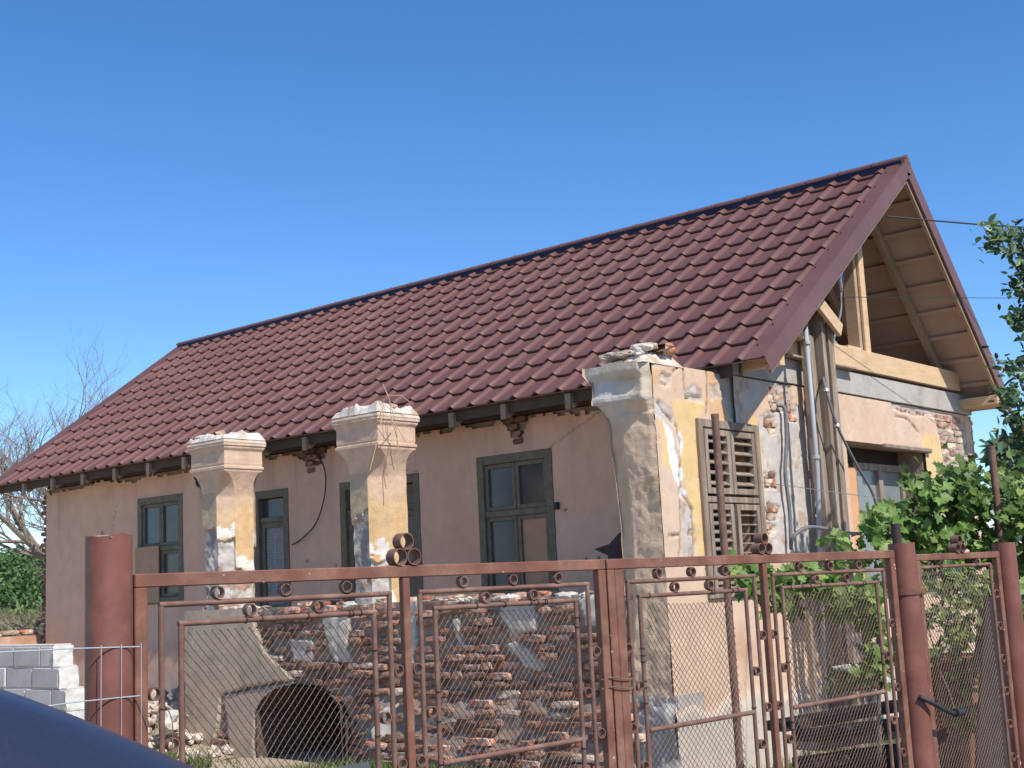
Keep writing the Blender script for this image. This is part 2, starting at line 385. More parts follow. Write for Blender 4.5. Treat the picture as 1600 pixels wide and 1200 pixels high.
# ragged corner pier at the far end
pier = MB().box((-17.16, YF+.12, 0), (XF, YF+.5, 3.26)).build('corner_pier', M_core, house)
for k in range(42):
    z = .1+k*.075
    brick(pier, (-17.06+random.uniform(-.05, .03), YF+.12+random.uniform(-.01, .04), z), 0, 'd', (.9, 1, 1))
mb = MB().box((XF, YF+.45, 0), (XF+.4, YB, 3.26)); mb.build('end_wall', M_core, house)
mb = MB().box((XF, YB-.4, 0), (X0-.05, YB, 3.26)); mb.build('back_wall', M_core, house)
MB().box((XF+.1, YF+.46, 3.20), (X0-.42, YB-.42, 3.245)).build('attic_floor', M_wood2, house)
MB().box((XF+.41, YF+.46, .6), (X0-.42, YB-.41, .7)).build('room_floor', M_dark, house)

# windows and doors -----------------------------------------------------------
def rectframe(mb, f, u0, u1, z0, z1, w, d0, d1, bev=.004):
    mb.box(f(u0, d0, z0), f(u0+w, d1, z1), bev); mb.box(f(u1-w, d0, z0), f(u1, d1, z1), bev)
    mb.box(f(u0+w, d0, z1-w), f(u1-w, d1, z1), bev); mb.box(f(u0+w, d0, z0), f(u1-w, d1, z0+w), bev)
def window(f, op, trans, mt=M_green, dd=0, panem=None, proud=.012):
    u0, u1, z0, z1 = op; mb = MB(); rectframe(mb, f, u0-.035, u1+.035, z0-.02, z1+.035, .085, -.08+dd, proud+dd)
    zt = z0+(z1-z0)*trans; um = (u0+u1)/2
    mb.box(f(u0+.05, -.07+dd, zt-.03), f(u1-.05, .0+dd, zt+.03), .004)
    W_ = mb.build('window', mt, house, auto=False)
    for i, (a, b_, c, d) in enumerate(((u0+.052, um-.003, zt+.032, z1-.052), (um+.003, u1-.052, zt+.032, z1-.052), (u0+.052, um-.003, z0+.067, zt-.032), (um+.003, u1-.052, z0+.067, zt-.032))):
        s = MB(); rectframe(s, f, a, b_, c, d, .042, -.065+dd, -.012+dd); s.build('sash', mt, W_)
        pm = (panem or {}).get(i, M_glass)
        MB().box(f(a+.04, -.045+dd, c+.04), f(b_-.04, -.038+dd, d-.04)).build('pane', pm, W_)
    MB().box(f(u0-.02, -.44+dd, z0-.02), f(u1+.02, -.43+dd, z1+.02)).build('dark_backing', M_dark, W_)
    return W_
w = window(fF, op_w1, .52); MB().box(fF(-14.76, .014, 1.62), fF(-14.25, .03, 2.33)).build('board', M_ply, w)
w = window(fF, op_w2, .60, panem={3: M_ply})
MB().box(fF(-7.845, .0, 2.31), fF(-7.80, .04, 2.38), .005).build('latch', M_blk, w)
# lintels above
def door(f, op, leaves, lace):
    u0, u1, z0, z1 = op; mb = MB(); rectframe(mb, f, u0-.03, u1+.03, z0, z1+.03, .09, -.10, .012)
    mb.box(f(u0+.06, -.09, z1-.34), f(u1-.06, -.02, z1-.28), .004); D_ = mb.build('door', M_green, house)
    n = leaves; ww = (u1-u0-.12)/n
    for i in range(n):
        a = u0+.06+i*ww; s = MB(); rectframe(s, f, a+.003, a+ww-.003, z0+.09, z1-.342, .06, -.085, -.03)
        s.box(f(a+.06, -.075, z0+.7), f(a+ww-.06, -.04, z0+.78), .004); s.build('leaf_frame', M_green, D_)
        MB().box(f(a+.05, -.065, z0+.77), f(a+ww-.05, -.06, z1-.39)).build('pane', M_glass if not lace else M_curt, D_)
        MB().box(f(a+.05, -.07, z0+.14), f(a+ww-.05, -.055, z0+.71)).build('panel', M_green, D_)
        if lace:
            L_ = MB()
            for q in range(3):
                uu = a+.09+(ww-.18)*q/2
                for z in np.arange(z0+.82, z1-.45, .035): L_.obox(f(uu, -.055, z), (1, 0, .7), (0, 1, 0), (.022, .004, .014))
            L_.build('lace_trim', M_mort, D_)
    MB().box(f(u0+.07, -.075, z1-.275), f(u1-.07, -.07, z1-.07)).build('pane', M_glass, D_)
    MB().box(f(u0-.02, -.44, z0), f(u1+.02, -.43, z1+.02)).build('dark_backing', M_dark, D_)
door(fF, op_d1, 1, True); door(fF, op_d2, 2, False)
# loose cable on the facade
pts = [on(490, 706, 'Y', YF-.03), on(503, 722, 'Y', YF-.03), on(509, 748, 'Y', YF-.04), on(505, 785, 'Y', YF-.04), on(492, 820, 'Y', YF-.03), on(470, 843, 'Y', YF-.03), on(456, 851, 'Y', YF-.015)]
def curve(pts, n=6):
    P = [np.array(p, float) for p in pts]; P = [2*P[0]-P[1]]+P+[2*P[-1]-P[-2]]; out = []
    for i in range(1, len(P)-2):
        for t in np.linspace(0, 1, n, endpoint=False):
            a, b_, c, d = P[i-1:i+3]; out.append(.5*((2*b_)+(-a+c)*t+(2*a-5*b_+4*c-d)*t*t+(-a+3*b_-3*c+d)*t**3))
    out.append(P[-2]); return out
MB().tube(curve(pts), .007, 6).build('hanging_cable', M_blk, house, smooth=True)

# ------------------------------------------------------------------ gable wall (sunlit end)
op_s = (9.10, 10.02, 1.45, 2.86)      # shuttered window
op_g = (11.72, 13.57, 1.35, 2.84)     # big recessed window
GOPS = [op_s, op_g]
mb = MB(); wallcore(mb, 8.86, 9.88, 0, 2.88, -.38, -.04, [(9.10, 9.88, 1.45, 2.86)], fG)
wallcore(mb, 9.88, YB, 0, 3.30, -.40, -.04, [(9.88, 10.02, 1.45, 2.86), op_g], fG)
gable = mb.build('gable_wall', M_core, house)
def gp_(pl): return [tuple(on(x, y, 'X', X0)[1:]) for x, y in pl]
TOPG = gp_([(1008, 566), (1030, 548), (1050, 546), (1072, 552), (1092, 562), (1108, 571), (1118, 592), (1124, 600), (1128, 622), (1137, 648), (1152, 668)])
def gtop(u):
    ys = [p[0] for p in TOPG]; zs = [p[1] for p in TOPG]
    a = np.interp(u, ys, zs)+.015*noise(u*30, 0*u, 0, 4); return np.where(u < 9.72, a, 3.30)
YEL = [gp_(p) for p in ([(1052, 622), (1102, 628), (1098, 648), (1088, 668), (1094, 760), (1104, 868), (1084, 868), (1078, 800), (1066, 740), (1062, 690)],
                        [(1028, 655), (1040, 660), (1052, 720), (1048, 740), (1036, 720)],
                        [(1172, 648), (1190, 655), (1196, 720), (1200, 850), (1190, 868), (1184, 760)],
                        [(1292, 630), (1300, 640), (1308, 868), (1300, 868)], [(1440, 680), (1462, 678), (1472, 700), (1468, 760), (1448, 760)],
                        [(1196, 596), (1236, 596), (1238, 606), (1200, 608)])]
ORA = [gp_(p) for p in ([(1104, 560), (1118, 590), (1130, 625), (1146, 662), (1112, 660), (1106, 620)], [(1016, 575), (1034, 580), (1030, 600), (1020, 600)])]
GRY = [gp_(p) for p in ([(1130, 575), (1200, 570), (1236, 560), (1240, 600), (1196, 600), (1180, 640), (1164, 650), (1150, 668), (1132, 622)],
                        [(1070, 608), (1084, 600), (1098, 612), (1100, 628), (1072, 622)], [(1186, 650), (1200, 640), (1240, 632), (1292, 620), (1300, 868), (1200, 868), (1196, 760)],
                        [(1024, 625), (1050, 640), (1052, 665), (1040, 655), (1026, 650)],
                        [(1065, 790), (1078, 795), (1088, 830), (1086, 880), (1070, 880)],
                        [(1108, 600), (1124, 598), (1128, 622), (1112, 626)])]
WHT = [gp_(p) for p in ([(1036, 655), (1050, 672), (1056, 700), (1068, 740), (1062, 765), (1050, 738), (1044, 700)], [(1062, 668), (1068, 690), (1066, 712), (1058, 690)],
                        [(1060, 762), (1072, 765), (1070, 780), (1062, 776)])]
BRK = [gp_(p) for p in ([(1196, 603), (1236, 600), (1240, 640), (1208, 648), (1200, 625)], [(1196, 652), (1214, 648), (1216, 675), (1204, 680), (1194, 668)],
                        [(1195, 738), (1215, 738), (1217, 764), (1196, 762)], [(1200, 786), (1222, 790), (1218, 812), (1198, 812)], [(1196, 816), (1214, 822), (1212, 836), (1196, 832)],
                        [(1276, 770), (1290, 772), (1290, 812), (1274, 808)], [(1392, 628), (1440, 636), (1500, 650), (1504, 660), (1460, 652), (1430, 648), (1394, 640)],
                        [(1460, 655), (1508, 658), (1520, 760), (1476, 740), (1470, 690)], [(1072, 616), (1098, 620), (1098, 628), (1072, 626)],
                        [(1078, 826), (1086, 826), (1087, 838), (1077, 838)], [(1033, 580), (1048, 582), (1048, 602), (1034, 602)],
                        [(1232, 640), (1245, 640), (1245, 662), (1230, 660)])]
CRK = [gp_(p) for p in ([(1068, 556), (1070, 600), (1073, 622)], [(1104, 560), (1106, 620), (1104, 650)], [(1029, 628), (1036, 640), (1048, 652), (1052, 660)],
                        [(1057, 664), (1064, 692), (1063, 740), (1064, 760)], [(1066, 772), (1082, 796), (1085, 850), (1085, 870)], [(1062, 762), (1064, 820), (1062, 868)],
                        [(1052, 580), (1058, 575), (1062, 570)], [(1398, 648), (1420, 656), (1436, 676)], [(1258, 640), (1270, 670), (1278, 700)], [(1030, 1000), (1035, 940), (1028, 930)],
                        [(1045, 838), (1062, 835)])]
def polym(u, v, polys, wob=.03, s=0):
    uu = u+wob*fbm(u*7, v*7, 0, 50+s, 3); vv = v+wob*fbm(u*7, v*7, 0, 80+s, 3); mk = np.zeros(u.shape, bool)
    for p in polys: mk |= inpoly(uu, vv, p)
    return mk
def f_gab(u, v):
    h = .012*fbm(u*1.3, v*1.3, 0, 21)+.004*fbm(u*10, v*10, 0, 22)
    C = np.broadcast_to(np.array([.60, .435, .315]), u.shape+(3,)).copy()
    C = mixv(C, clamp(.4+fbm(u*1.1, v*.8, 0, 25), 0, 1)*.6, (.58, .385, .26))
    C = mixv(C, clamp(fbm(u*3, v*2, 0, 27)*2.5-.4, 0, 1)*.5, (.62, .49, .38))
    C = mixv(C, polym(u, v, YEL, .03, 1)*.9, (.66, .46, .21)); C = mixv(C, polym(u, v, ORA, .02, 2)*.8, (.60, .36, .19))
    g = polym(u, v, GRY, .04, 3); C = mixv(C, g*.95, (.50, .455, .41)); h = h-g*(.008+.006*fbm(u*20, v*20, 0, 30))
    g3 = g & (fbm(u*14, v*9, 0, 33) > .28); C = mixv(C, g3*.7, (.42, .28, .20))
    wv = polym(u, v, WHT, .015, 4); C = mixv(C, wv, (.72, .68, .63)); h -= wv*.006
    bk = polym(u, v, BRK, .025, 5); C = mixv(C, bk, (.44, .37, .31)); h -= bk*.018
    wet = clamp(1-np.hypot((u-9.55)/.30, (v-.98)/.30)+.5*fbm(u*6, v*6, 0, 40), 0, 1); C = mixv(C, wet*.6, (.42, .21, .12))
    low = clamp((.62-v+.15*fbm(u*3, v*3, 0, 41))/.08, 0, 1); C = mixv(C, low*.8, (.45, .42, .37)); h += low*.02
    d = CR_d(u, v); mk = clamp((.012+.006*fbm(u*20, v*20, 0, 44)-d)*130, 0, 1); h -= mk*.02; C = mixv(C, mk*.85, (.16, .11, .08))
    pit = clamp((fbm(u*22, v*22, 0, 46)-.45)*6, 0, 1); h -= pit*.006; C = mixv(C, pit*.3, (.36, .27, .2))
    h = h-(u < 8.53)*.008
    return np.stack([X0+h, u, v], -1), C
def CR_d(u, v):
    uu = u+.012*fbm(u*12, v*12, 0, 60); vv = v+.012*fbm(u*12, v*12, 0, 62); d = np.full(u.shape, 9.)
    for p in CRK: d = np.minimum(d, dline(uu, vv, p))
    return d
edge_r = lambda v: np.where(v > 2.1, 14.93+.05*noise(v*11, 0*v, 0, 70), YB)
relief('plaster', np.arange(8.505, YB+.01, .015), np.arange(0.02, 3.36, .015), f_gab, M_paint, gable,
       lambda u, v: inops(u, v, GOPS) | (v > gtop(u)) | (u > edge_r(v)) | (v > 3.285))
# broken end wall top core behind its sloping plaster
zs = [(8.9, 3.22), (9.1, 3.22), (9.3, 3.1), (9.5, 2.98), (9.7, 2.885), (9.88, 2.885)]
mb = MB()
for (a, za), (b_, zb) in zip(zs[:-1], zs[1:]):
    mb.add([(X0-.04, a, 2.88), (X0-.34, a, 2.88), (X0-.34, a, za), (X0-.04, a, za), (X0-.04, b_, 2.88), (X0-.34, b_, 2.88), (X0-.34, b_, zb), (X0-.04, b_, zb)],
           [(3, 2, 6, 7), (0, 3, 7, 4), (1, 5, 6, 2), (0, 1, 2, 3), (4, 7, 6, 5)])
mb.build('broken_wall_head', M_core, house)
# bricks showing in the plaster gaps (courses of brick ends and faces)
cnt = 0
for r in range(0, 44):
    z = .07+r*.075
    for c in range(0, 52):
        if c > 40 and c % 2: continue
        y = 8.56+c*.131+(.065 if r % 2 else 0)
        u = np.array([y]); v = np.array([z])
        if polym(u, v, BRK, .025, 5)[0] or (y > 14.0 and 2.35 < z < 3.05 and y > 14.75-.5*noise(y*3, z*3)):
            if y > YB-.05 or z > 3.27: continue
            hd = random.random() < .5
            brick(gable, (X0-.070+random.uniform(0, .008), y, z), math.pi/2, random.choice('rrlld'), (.56 if c <= 40 else 1.06, 1, 1.12), .012); cnt += 1
# torn right-hand corner
for r in range(26):
    z = 1.35+r*.075
    for q in range(2):
        brick(gable, (X0-.10-.16*q+random.uniform(-.03, .02), YB-.04+random.uniform(-.06, .05)-(.05 if r % 2 else 0), z), math.pi/2 if q == 0 else 0, 'd', (.8, 1, 1), .05)

# concrete ring beam
mb = MB(); mb.box((X0-.38, 9.86, 3.303), (X0+.012, YB-.10, 3.53), .006); mb.box((X0-.34, 9.3, 2.89), (X0-.045, 9.879, 3.302), .01); mb.box((X0-.34, 9.62, 3.303), (X0-.02, 9.855, 3.44), .01)
mb.build('ring_beam', M_conc, house)
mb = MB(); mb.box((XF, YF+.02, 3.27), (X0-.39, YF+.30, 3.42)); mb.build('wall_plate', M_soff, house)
mb = MB(); mb.box((XF, YB-.32, 3.27), (X0-.39, YB-.04, 3.42)); mb.build('wall_plate', M_grey, house)

# shuttered window -------------------------------------------------------------
mb = MB(); rectframe(mb, fG, 9.06, 10.03, 1.43, 2.88, .07, -.10, .03, .006)
mb.box(fG(9.13, -.05, 2.20), fG(9.96, .02, 2.25), .005)
sh = mb.build('shuttered_window', M_grey, house)
def shutter(u0, u1, z0, z1, n, gap=False):
    s = MB(); rectframe(s, fG, u0, u1, z0, z1, .05, -.025, .025, .004); L_ = s.build('shutter', M_grey, sh)
    # slats are built as parts of the house so that they stay single pieces
    H = (z1-z0-.10)/n
    for i in range(n):
        z = z0+.05+H*(i+.5)
        t = MB(); ang = .55 if not gap else 0
        t.obox(fG((u0+u1)/2, -.002, z), (0, 1, 0), (math.cos(ang), 0, -math.sin(ang)), (u1-u0-.10, .062 if not gap else .03, .010 if not gap else .012))
        t.build('slat', M_grey, sh)
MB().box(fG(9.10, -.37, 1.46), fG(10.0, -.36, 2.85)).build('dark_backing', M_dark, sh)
shutter(9.15, 9.545, 2.27, 2.80, 5); shutter(9.555, 9.95, 2.27, 2.80, 5)
shutter(9.15, 9.53, 1.47, 2.19, 9); shutter(9.58, 9.95, 1.47, 2.19, 8, True)
# big recessed window -----------------------------------------------------------
mb = MB(); w0 = 12.30; rectframe(mb, fG, w0, 13.50, 1.35, 2.68, .07, -.30, -.22, .005)
mb.box(fG(12.86, -.29, 1.42), fG(12.95, -.215, 2.61), .005); W_ = mb.build('window', M_grey, house)
MB().box(fG(w0+.06, -.265, 1.41), fG(12.87, -.26, 2.62)).build('pane', mat('pale dusty glass', (.20, .22, .215), .25, .2, 3, .02, 3, spec=.5), W_)
MB().box(fG(12.94, -.265, 1.41), fG(13.45, -.26, 2.62)).build('pane', bpy.data.materials['pale dusty glass'], W_)
MB().box(fG(11.74, -.29, 1.36), fG(w0-.003, -.20, 2.62)).build('filling_board', M_plyo, W_)
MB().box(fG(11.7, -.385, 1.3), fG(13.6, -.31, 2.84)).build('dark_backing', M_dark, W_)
mb = MB(); mb.box(fG(11.66, -.385, 2.845), fG(13.62, -.02, 2.90), .006); mb.box(fG(12.5, -.01, 2.80), fG(13.66, .05, 2.85), .012); mb.build('lintel', M_grey, house)

# ------------------------------------------------------------------ veranda corner pillar
cp = MB().box((-6.08, 8.56, .0), (X0-.03, 8.95, 3.28)).build('corner_pillar', M_core, house)
def prof3(z):      # how far the left edge and the face stand out
    e = 0*z
    e = .03*clamp((z-2.1)/.6, 0, 1); e = np.where(z > 2.80, .03+.075*clamp((z-2.80)/.20, 0, 1)**2, e); e = np.where(z > 3.02, .115, e); e = np.where((z > 3.0) & (z < 3.05), .125, e)
    e = np.where(z > 3.17, .115+.05*clamp((z-3.17)/.06, 0, 1), e); return e
def f_cp(u, v):
    e = prof3(v); t = (u+6.1)/.4
    x = -6.1-e*(1-t)+.40*t-(.40-.40)*t; x = -6.1-e+(.40+e)*t
    er = clamp((t-.12-.18*noise(v*1.4, 0*v, 0, 90)+.25*(2.1-v)*.4)*6, 0, 1)
    h = e*.85*(1-clamp((t-.9)*10, 0, 1)*.6)+.016*fbm(u*5, v*4, 0, 91)+.010*fbm(u*16, v*14, 0, 92)+.035*(er-.5)*(v < 2.9)
    C = np.broadcast_to(np.array([.68, .48, .32]), u.shape+(3,)).copy()
    C = mixv(C, (1-er)*.6*(v < 2.9), (.56, .41, .27)); C = mixv(C, clamp(fbm(u*6, v*3, 0, 94)*2.5-.5, 0, 1)*.6, (.52, .40, .20))
    C = mixv(C, (v > 2.98+.05*fbm(u*8, v*8, 0, 95))*.9, (.60, .50, .38))
    bl = clamp((.27-np.abs(v-3.06))*8, 0, 1)*clamp((.55-t)*6+fbm(u*9, v*9, 0, 96)*2, 0, 1); C = mixv(C, bl*.5, (.50, .52, .53))
    sm = clamp((.05-np.abs(v-3.17))*20, 0, 1)*clamp((t-.3)*3, 0, 1)*clamp(.6+fbm(u*12, v*12, 0, 97)*2, 0, 1); C = mixv(C, sm*.7, (.25, .17, .11))
    return np.stack([x, YV-h, v], -1), C
relief('plaster', np.linspace(-6.1, X0+.004, 36), np.arange(.72, 3.36, .014), f_cp, M_rough, cp, lambda u, v: v > 3.30+.03*noise(u*14, 0*u, 0, 99))
def f_cps(u, v):
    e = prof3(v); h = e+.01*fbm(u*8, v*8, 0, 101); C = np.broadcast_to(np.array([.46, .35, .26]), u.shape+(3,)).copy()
    return np.stack([-6.1-h, u-e*(u < 8.55), v], -1), C
relief('side_plaster', np.linspace(8.5, 8.96, 18), np.arange(.72, 3.31, .03), f_cps, M_rough, cp)
def f_cpt(u, v):
    t = clamp((u+6.22)/.5, 0, 1)*.6+clamp((v-8.38)/.5, 0, 1)*.4; e = clamp(np.minimum(np.minimum(u+6.24, -5.70-u)*9, np.minimum(v-8.38, 8.95-v)*9), 0, 1)
    C = np.broadcast_to(np.array([.60, .52, .43]), u.shape+(3,)).copy(); C = mixv(C, clamp(fbm(u*9, v*9, 0, 242)*3, 0, 1)*.8, (.42, .25, .17)); C = mixv(C, clamp(fbm(u*14, v*14, 0, 243)*3-.2, 0, 1)*.8, (.70, .66, .60))
    return np.stack([u, v, 3.28+e*(.02+.13*t+.04*fbm(u*6, v*6, 0, 240)+.03*fbm(u*17, v*17, 0, 241))], -1), C
relief('rubble_top', np.linspace(-6.24, -5.70, 50), np.linspace(8.37, 8.96, 50), f_cpt, M_rough, cp, smooth=False)
# stone foot of the corner pillar
mb = MB(); mb.box((-6.06, 8.53, 0), (-5.69, 8.9, .73)); ft = mb.build('stone_foot', M_conc, house)
def f_ft(u, v):
    h = .03+.05*fbm(u*4, v*4, 0, 111)+.03*fbm(u*12, v*12, 0, 112); C = np.broadcast_to(np.array([.36, .345, .33]), u.shape+(3,)).copy()
    C = mixv(C, clamp(fbm(u*7, v*7, 0, 113)*3, 0, 1)*.6, (.6, .57, .52)); return np.stack([u, YV-h, v], -1), C
relief('rubble_face', np.linspace(-6.1, X0+.02, 34), np.arange(.0, .75, .015), f_ft, M_rough, ft)

# ------------------------------------------------------------------ free-standing pillars
def lump(name, parent, c, s, seed, mt, rel=True, n=2):
    rs = np.random.default_rng(seed)
    import bmesh
    bm = bmesh.new(); bmesh.ops.create_icosphere(bm, subdivisions=n, radius=1)
    V = np.array([v.co[:] for v in bm.verts]); F = [tuple(q.index for q in f.verts) for f in bm.faces]; bm.free()
    V = np.sign(V)*np.abs(V)**.9
    V *= (1+.75*fbm(V[:, 0]*1.7+seed*3.1, V[:, 1]*1.7, V[:, 2]*1.7, seed))[:, None]; a = rs.uniform(-.5, .5)
    V = V*np.array(s); V = np.stack([V[:, 0]*math.cos(a)-V[:, 1]*math.sin(a), V[:, 0]*math.sin(a)+V[:, 1]*math.cos(a), V[:, 2]], -1)+np.array(c)
    return npmesh(name, V, F, mt, parent)
def pillar(cx, cy, seed, dmg):
    # cross-section: octagon (square with chamfer c); rows up the shaft
    N = 72; zz = np.concatenate([np.arange(1.40, 2.70, .0125), np.arange(2.70, 3.27, .008)])
    def wid(z):
        w_ = .255; c = .135
        if z > 2.66: t = min(1, (z-2.66)/.27); w_ = .255+.035*t**2.2; c = .135*math.sqrt(max(0, 1-t**2))
        if z > 2.93: w_, c = .290, 0
        if 2.955 < z < 2.985: w_ = .302
        if 2.985 <= z < 3.0: w_ = .286
        if 3.0 <= z: w_ = .290
        if z > 3.14: w_ = .290+.022*min(1, (z-3.14)/.03)
        if z > 3.19: w_ = .324
        if z > 3.225: w_ = .330-.02*(z-3.225)/.05
        return w_, c
    V = []; C = []
    for z in zz:
        w_, c = wid(z); kk = min(1, max(0, (z-2.68)/.25)); ex = w_*(1-.03*kk); ey = w_*(1-.15*kk); sx = .06*kk; sy = -.07*kk
        P = [(ex, -ey+c), (ex, ey-c), (ex-c, ey), (-ex+c, ey), (-ex, ey-c), (-ex, -ey+c), (-ex+c, -ey), (ex-c, -ey)]
        cnts = [26, 14, 8, 4, 8, 4, 26, 14]
        for e in range(8):
            a = P[e]; b_ = P[(e+1) % 8]
            for q in range(cnts[e]):
                t = q/cnts[e]; x = a[0]+(b_[0]-a[0])*t; y = a[1]+(b_[1]-a[1])*t; V.append((x+sx, y+sy, z, e))
    V = np.array(V); x, y, z, e = V.T; nrm = np.stack([x, y], -1)/np.hypot(x, y)[:, None]
    h = .006*fbm(x*6+seed, y*6, z*6, seed)+.003*fbm(x*20+seed, y*20, z*20, seed+1)
    C = np.tile(np.array([.60, .42, .30]), (len(V), 1))
    yel = clamp((2.68-z)*4+fbm(x*5, y*5, z*2+seed, seed+5), 0, 1); C = mixv(C, yel*.75, (.62, .42, .20))
    stn = clamp((2.5-z)*2, 0, 1)*clamp(fbm(x*9, y*9, z*1.2+seed, seed+7)*4, 0, 1); C = mixv(C, stn*.7, (.55, .31, .12))
    fy = (e == 6)
    gy = fy & (z < 2.72); C = mixv(C, gy*.8, (.42, .335, .23))
    # damage: front face and chamfer low down
    lim = dmg+.35*(-x/.26)*0+.18*fbm(x*6+seed, y*6+z*2, z*3, seed+9)
    side = np.where(fy | (e == 5), 0, np.where(e == 7, .10+.3*(seed == 23), np.where(e == 0, .38+.9*(y+.1)+.5*(seed == 23), .2)))
    dm = clamp((lim+.05*fbm(x*22, y*22+z*9, z*20, seed+21)-side-z)*45, 0, 1); h = h-dm*(.026+.028*fbm(x*9+seed, y*9, z*9, seed+11))
    C = mixv(C, dm, (.52, .47, .41)); dk = dm*fy*clamp(.5+fbm(x*9, y*9, z*7+seed, seed+13)*6, 0, 1); C = mixv(C, dk*.85, (.23, .22, .215))
    br = dm*clamp(fbm(x*7, y*7, z*12+seed, seed+15)*12-2.2, 0, 1); C = mixv(C, br*.8, (.40, .20, .13))
    wh = clamp((.085+.10*fbm(x*14, y*14, z*9, seed+17)-np.abs(lim+.09-side-z+.12*fbm(x*10, y*10, z*10, seed+18)))*30, 0, 1)*(~fy); C = mixv(C, wh, (.74, .69, .62)); 
    tp = (z > 3.2); C = mixv(C, tp*clamp(.5+fbm(x*12, y*12, z*12, 3)*2, 0, 1)*.6, (.58, .52, .45))
    X = cx+x+nrm[:, 0]*h; Y = cy+y+nrm[:, 1]*h
    M = sum([26, 14, 8, 4, 8, 4, 26, 14]); R = len(zz); i = np.arange(R*M).reshape(R, M); j = np.roll(i, -1, 1)
    F = np.stack([i[:-1], j[:-1], j[1:], i[1:]], -1).reshape(-1, 4)
    top = len(V); X = np.append(X, cx+.06); Y = np.append(Y, cy-.07); Z = np.append(z, 3.27)
    Ft = [(int(a), int(b_), top) for a, b_ in zip(i[-1], j[-1])]
    o = npmesh('pillar', np.stack([X, Y, Z], -1), [tuple(f) for f in F]+Ft, M_rough, house, np.vstack([C, [[.5, .44, .38]]]), True)
    try: o.data.set_sharp_from_angle(angle=R_(35))
    except Exception: pass
    rs = random.Random(seed)
    def f_top(u, v):
        u = u+.0; e = 1-np.maximum(np.abs(u)/.315, np.abs(v)/.275); hh_ = clamp(e*9, 0, 1)*(.05+.08*fbm(u*5+seed, v*5, 0, seed+40)+.03*fbm(u*18, v*18, 0, seed+41)+.02*(u < 0))
        C = np.broadcast_to(np.array([.60, .53, .45]), u.shape+(3,)).copy(); C = mixv(C, clamp(fbm(u*9, v*9, 0, seed+42)*3, 0, 1)*.8, (.40, .27, .20)); C = mixv(C, clamp(fbm(u*14, v*14, 0, seed+43)*3-.2, 0, 1)*.8, (.70, .66, .60))
        return np.stack([cx+.06+u, cy-.07+v, 3.262+hh_], -1), C
    relief('rubble_top', np.linspace(-.315, .315, 50), np.linspace(-.275, .275, 46), f_top, M_rough, o, smooth=False)
    for k in range(9):
        a = rs.uniform(-.28, .26); b2 = rs.uniform(-.24, .2)
        lump('plaster_lump', o, (cx+a, cy+b2, 3.325), (rs.uniform(.04, .09), rs.uniform(.03, .07), rs.uniform(.018, .035)), seed*7+k, M_mort if k % 3 else M_stone)
    for k in range(5):
        brick(o, (cx+rs.uniform(-.2, .15), cy+rs.uniform(-.2, .2), 3.335+rs.uniform(0, .02)), rs.uniform(0, 3), 'l' if k % 2 else 'r', (.8, .9, .8), .12)
    return o
p1 = pillar(-11.36, 8.755, 11, 2.34); p2 = pillar(-9.08, 8.755, 23, 2.30)
# rubble on the corner pillar
for k in range(16):
    t = random.random(); y = 8.45+.36*t
    lump('plaster_lump', cp, (random.uniform(-6.1, -5.78), y, 3.34+.08*(t+.5)*.7), (random.uniform(.04, .09), random.uniform(.04, .1), random.uniform(.02, .045)), 300+k, M_mort if k % 2 else M_stone)
for k, (x, y, z) in enumerate(((-5.98, 8.5, 3.36), (-5.85, 8.62, 3.38), (-6.08, 8.58, 3.35), (-5.92, 8.75, 3.37), (-5.8, 8.85, 3.34), (-5.78, 8.72, 3.37))):
    brick(cp, (x, y, z+.02+.04*(x > -5.9)), .6*k, 'r' if k > 3 else 'l', (.9, 1, .8), .1)
lump('plaster_lump', cp, (-5.82, 8.55, 3.42), (.07, .06, .035), 999, M_mort)
# straw stalks on the middle pillar
for a, b_ in (((604, 612), (624, 712)), ((612, 650), (622, 736)), ((618, 660), (588, 690)), ((600, 630), (578, 735)), ((606, 618), (640, 628)), ((590, 640), (634, 690)), ((598, 600), (612, 660))):
    A = on(*a, 'X', -8.66); B_ = on(*b_, 'X', -8.60); mid = (A+B_)/2+np.array([.03, 0, .03])
    MB().tube([A, mid, B_], .0035, 4).build('dry_stalk', M_straw, p2)

# ------------------------------------------------------------------ veranda parapet wall
arch = lambda x: np.where(np.abs(x+9.98) < .64, .42+.36*np.sqrt(np.clip(1-((x+9.98)/.66)**2, 0, 1)), -1)
XA, XB = -11.75, -6.1
TAN = [tuple(on(x, y, 'Y', YV)[[0, 2]]) for x, y in [(280, 940), (398, 945), (404, 985), (420, 1020), (466, 1062), (400, 1072), (352, 1082), (345, 1130), (330, 1200), (300, 1300), (270, 1300)]]
TAN2 = [tuple(on(x, y, 'Y', YV)[[0, 2]]) for x, y in [(352, 1085), (466, 1064), (440, 1085), (402, 1112), (400, 1160), (415, 1260), (380, 1260), (360, 1160)]]
WHP = [[tuple(on(x, y, 'Y', YV)[[0, 2]]) for x, y in p] for p in ([(500, 962), (545, 958), (548, 1035), (522, 1036), (512, 1000)], [(455, 1000), (490, 1002), (486, 1035), (458, 1034)],
       [(636, 935), (655, 935), (652, 1000), (638, 1060), (630, 1000)], [(784, 945), (835, 942), (842, 985), (800, 1000), (788, 975)], [(790, 1010), (812, 1006), (850, 1030), (848, 1052), (815, 1040)],
       [(905, 935), (938, 932), (938, 975), (912, 978)], [(706, 965), (716, 966), (722, 1010), (714, 1012)], [(600, 1110), (625, 1100), (628, 1150), (600, 1160)])]
def thick(x, z): return .0+.10*clamp((.78-z)/.25, 0, 1)*clamp((x+9.2)*3, 0, 1)+.10*clamp((.45-z)/.25, 0, 1)*clamp((x+9.2)*3, 0, 1)+.03*fbm(x*.8, z*3, 0, 130)
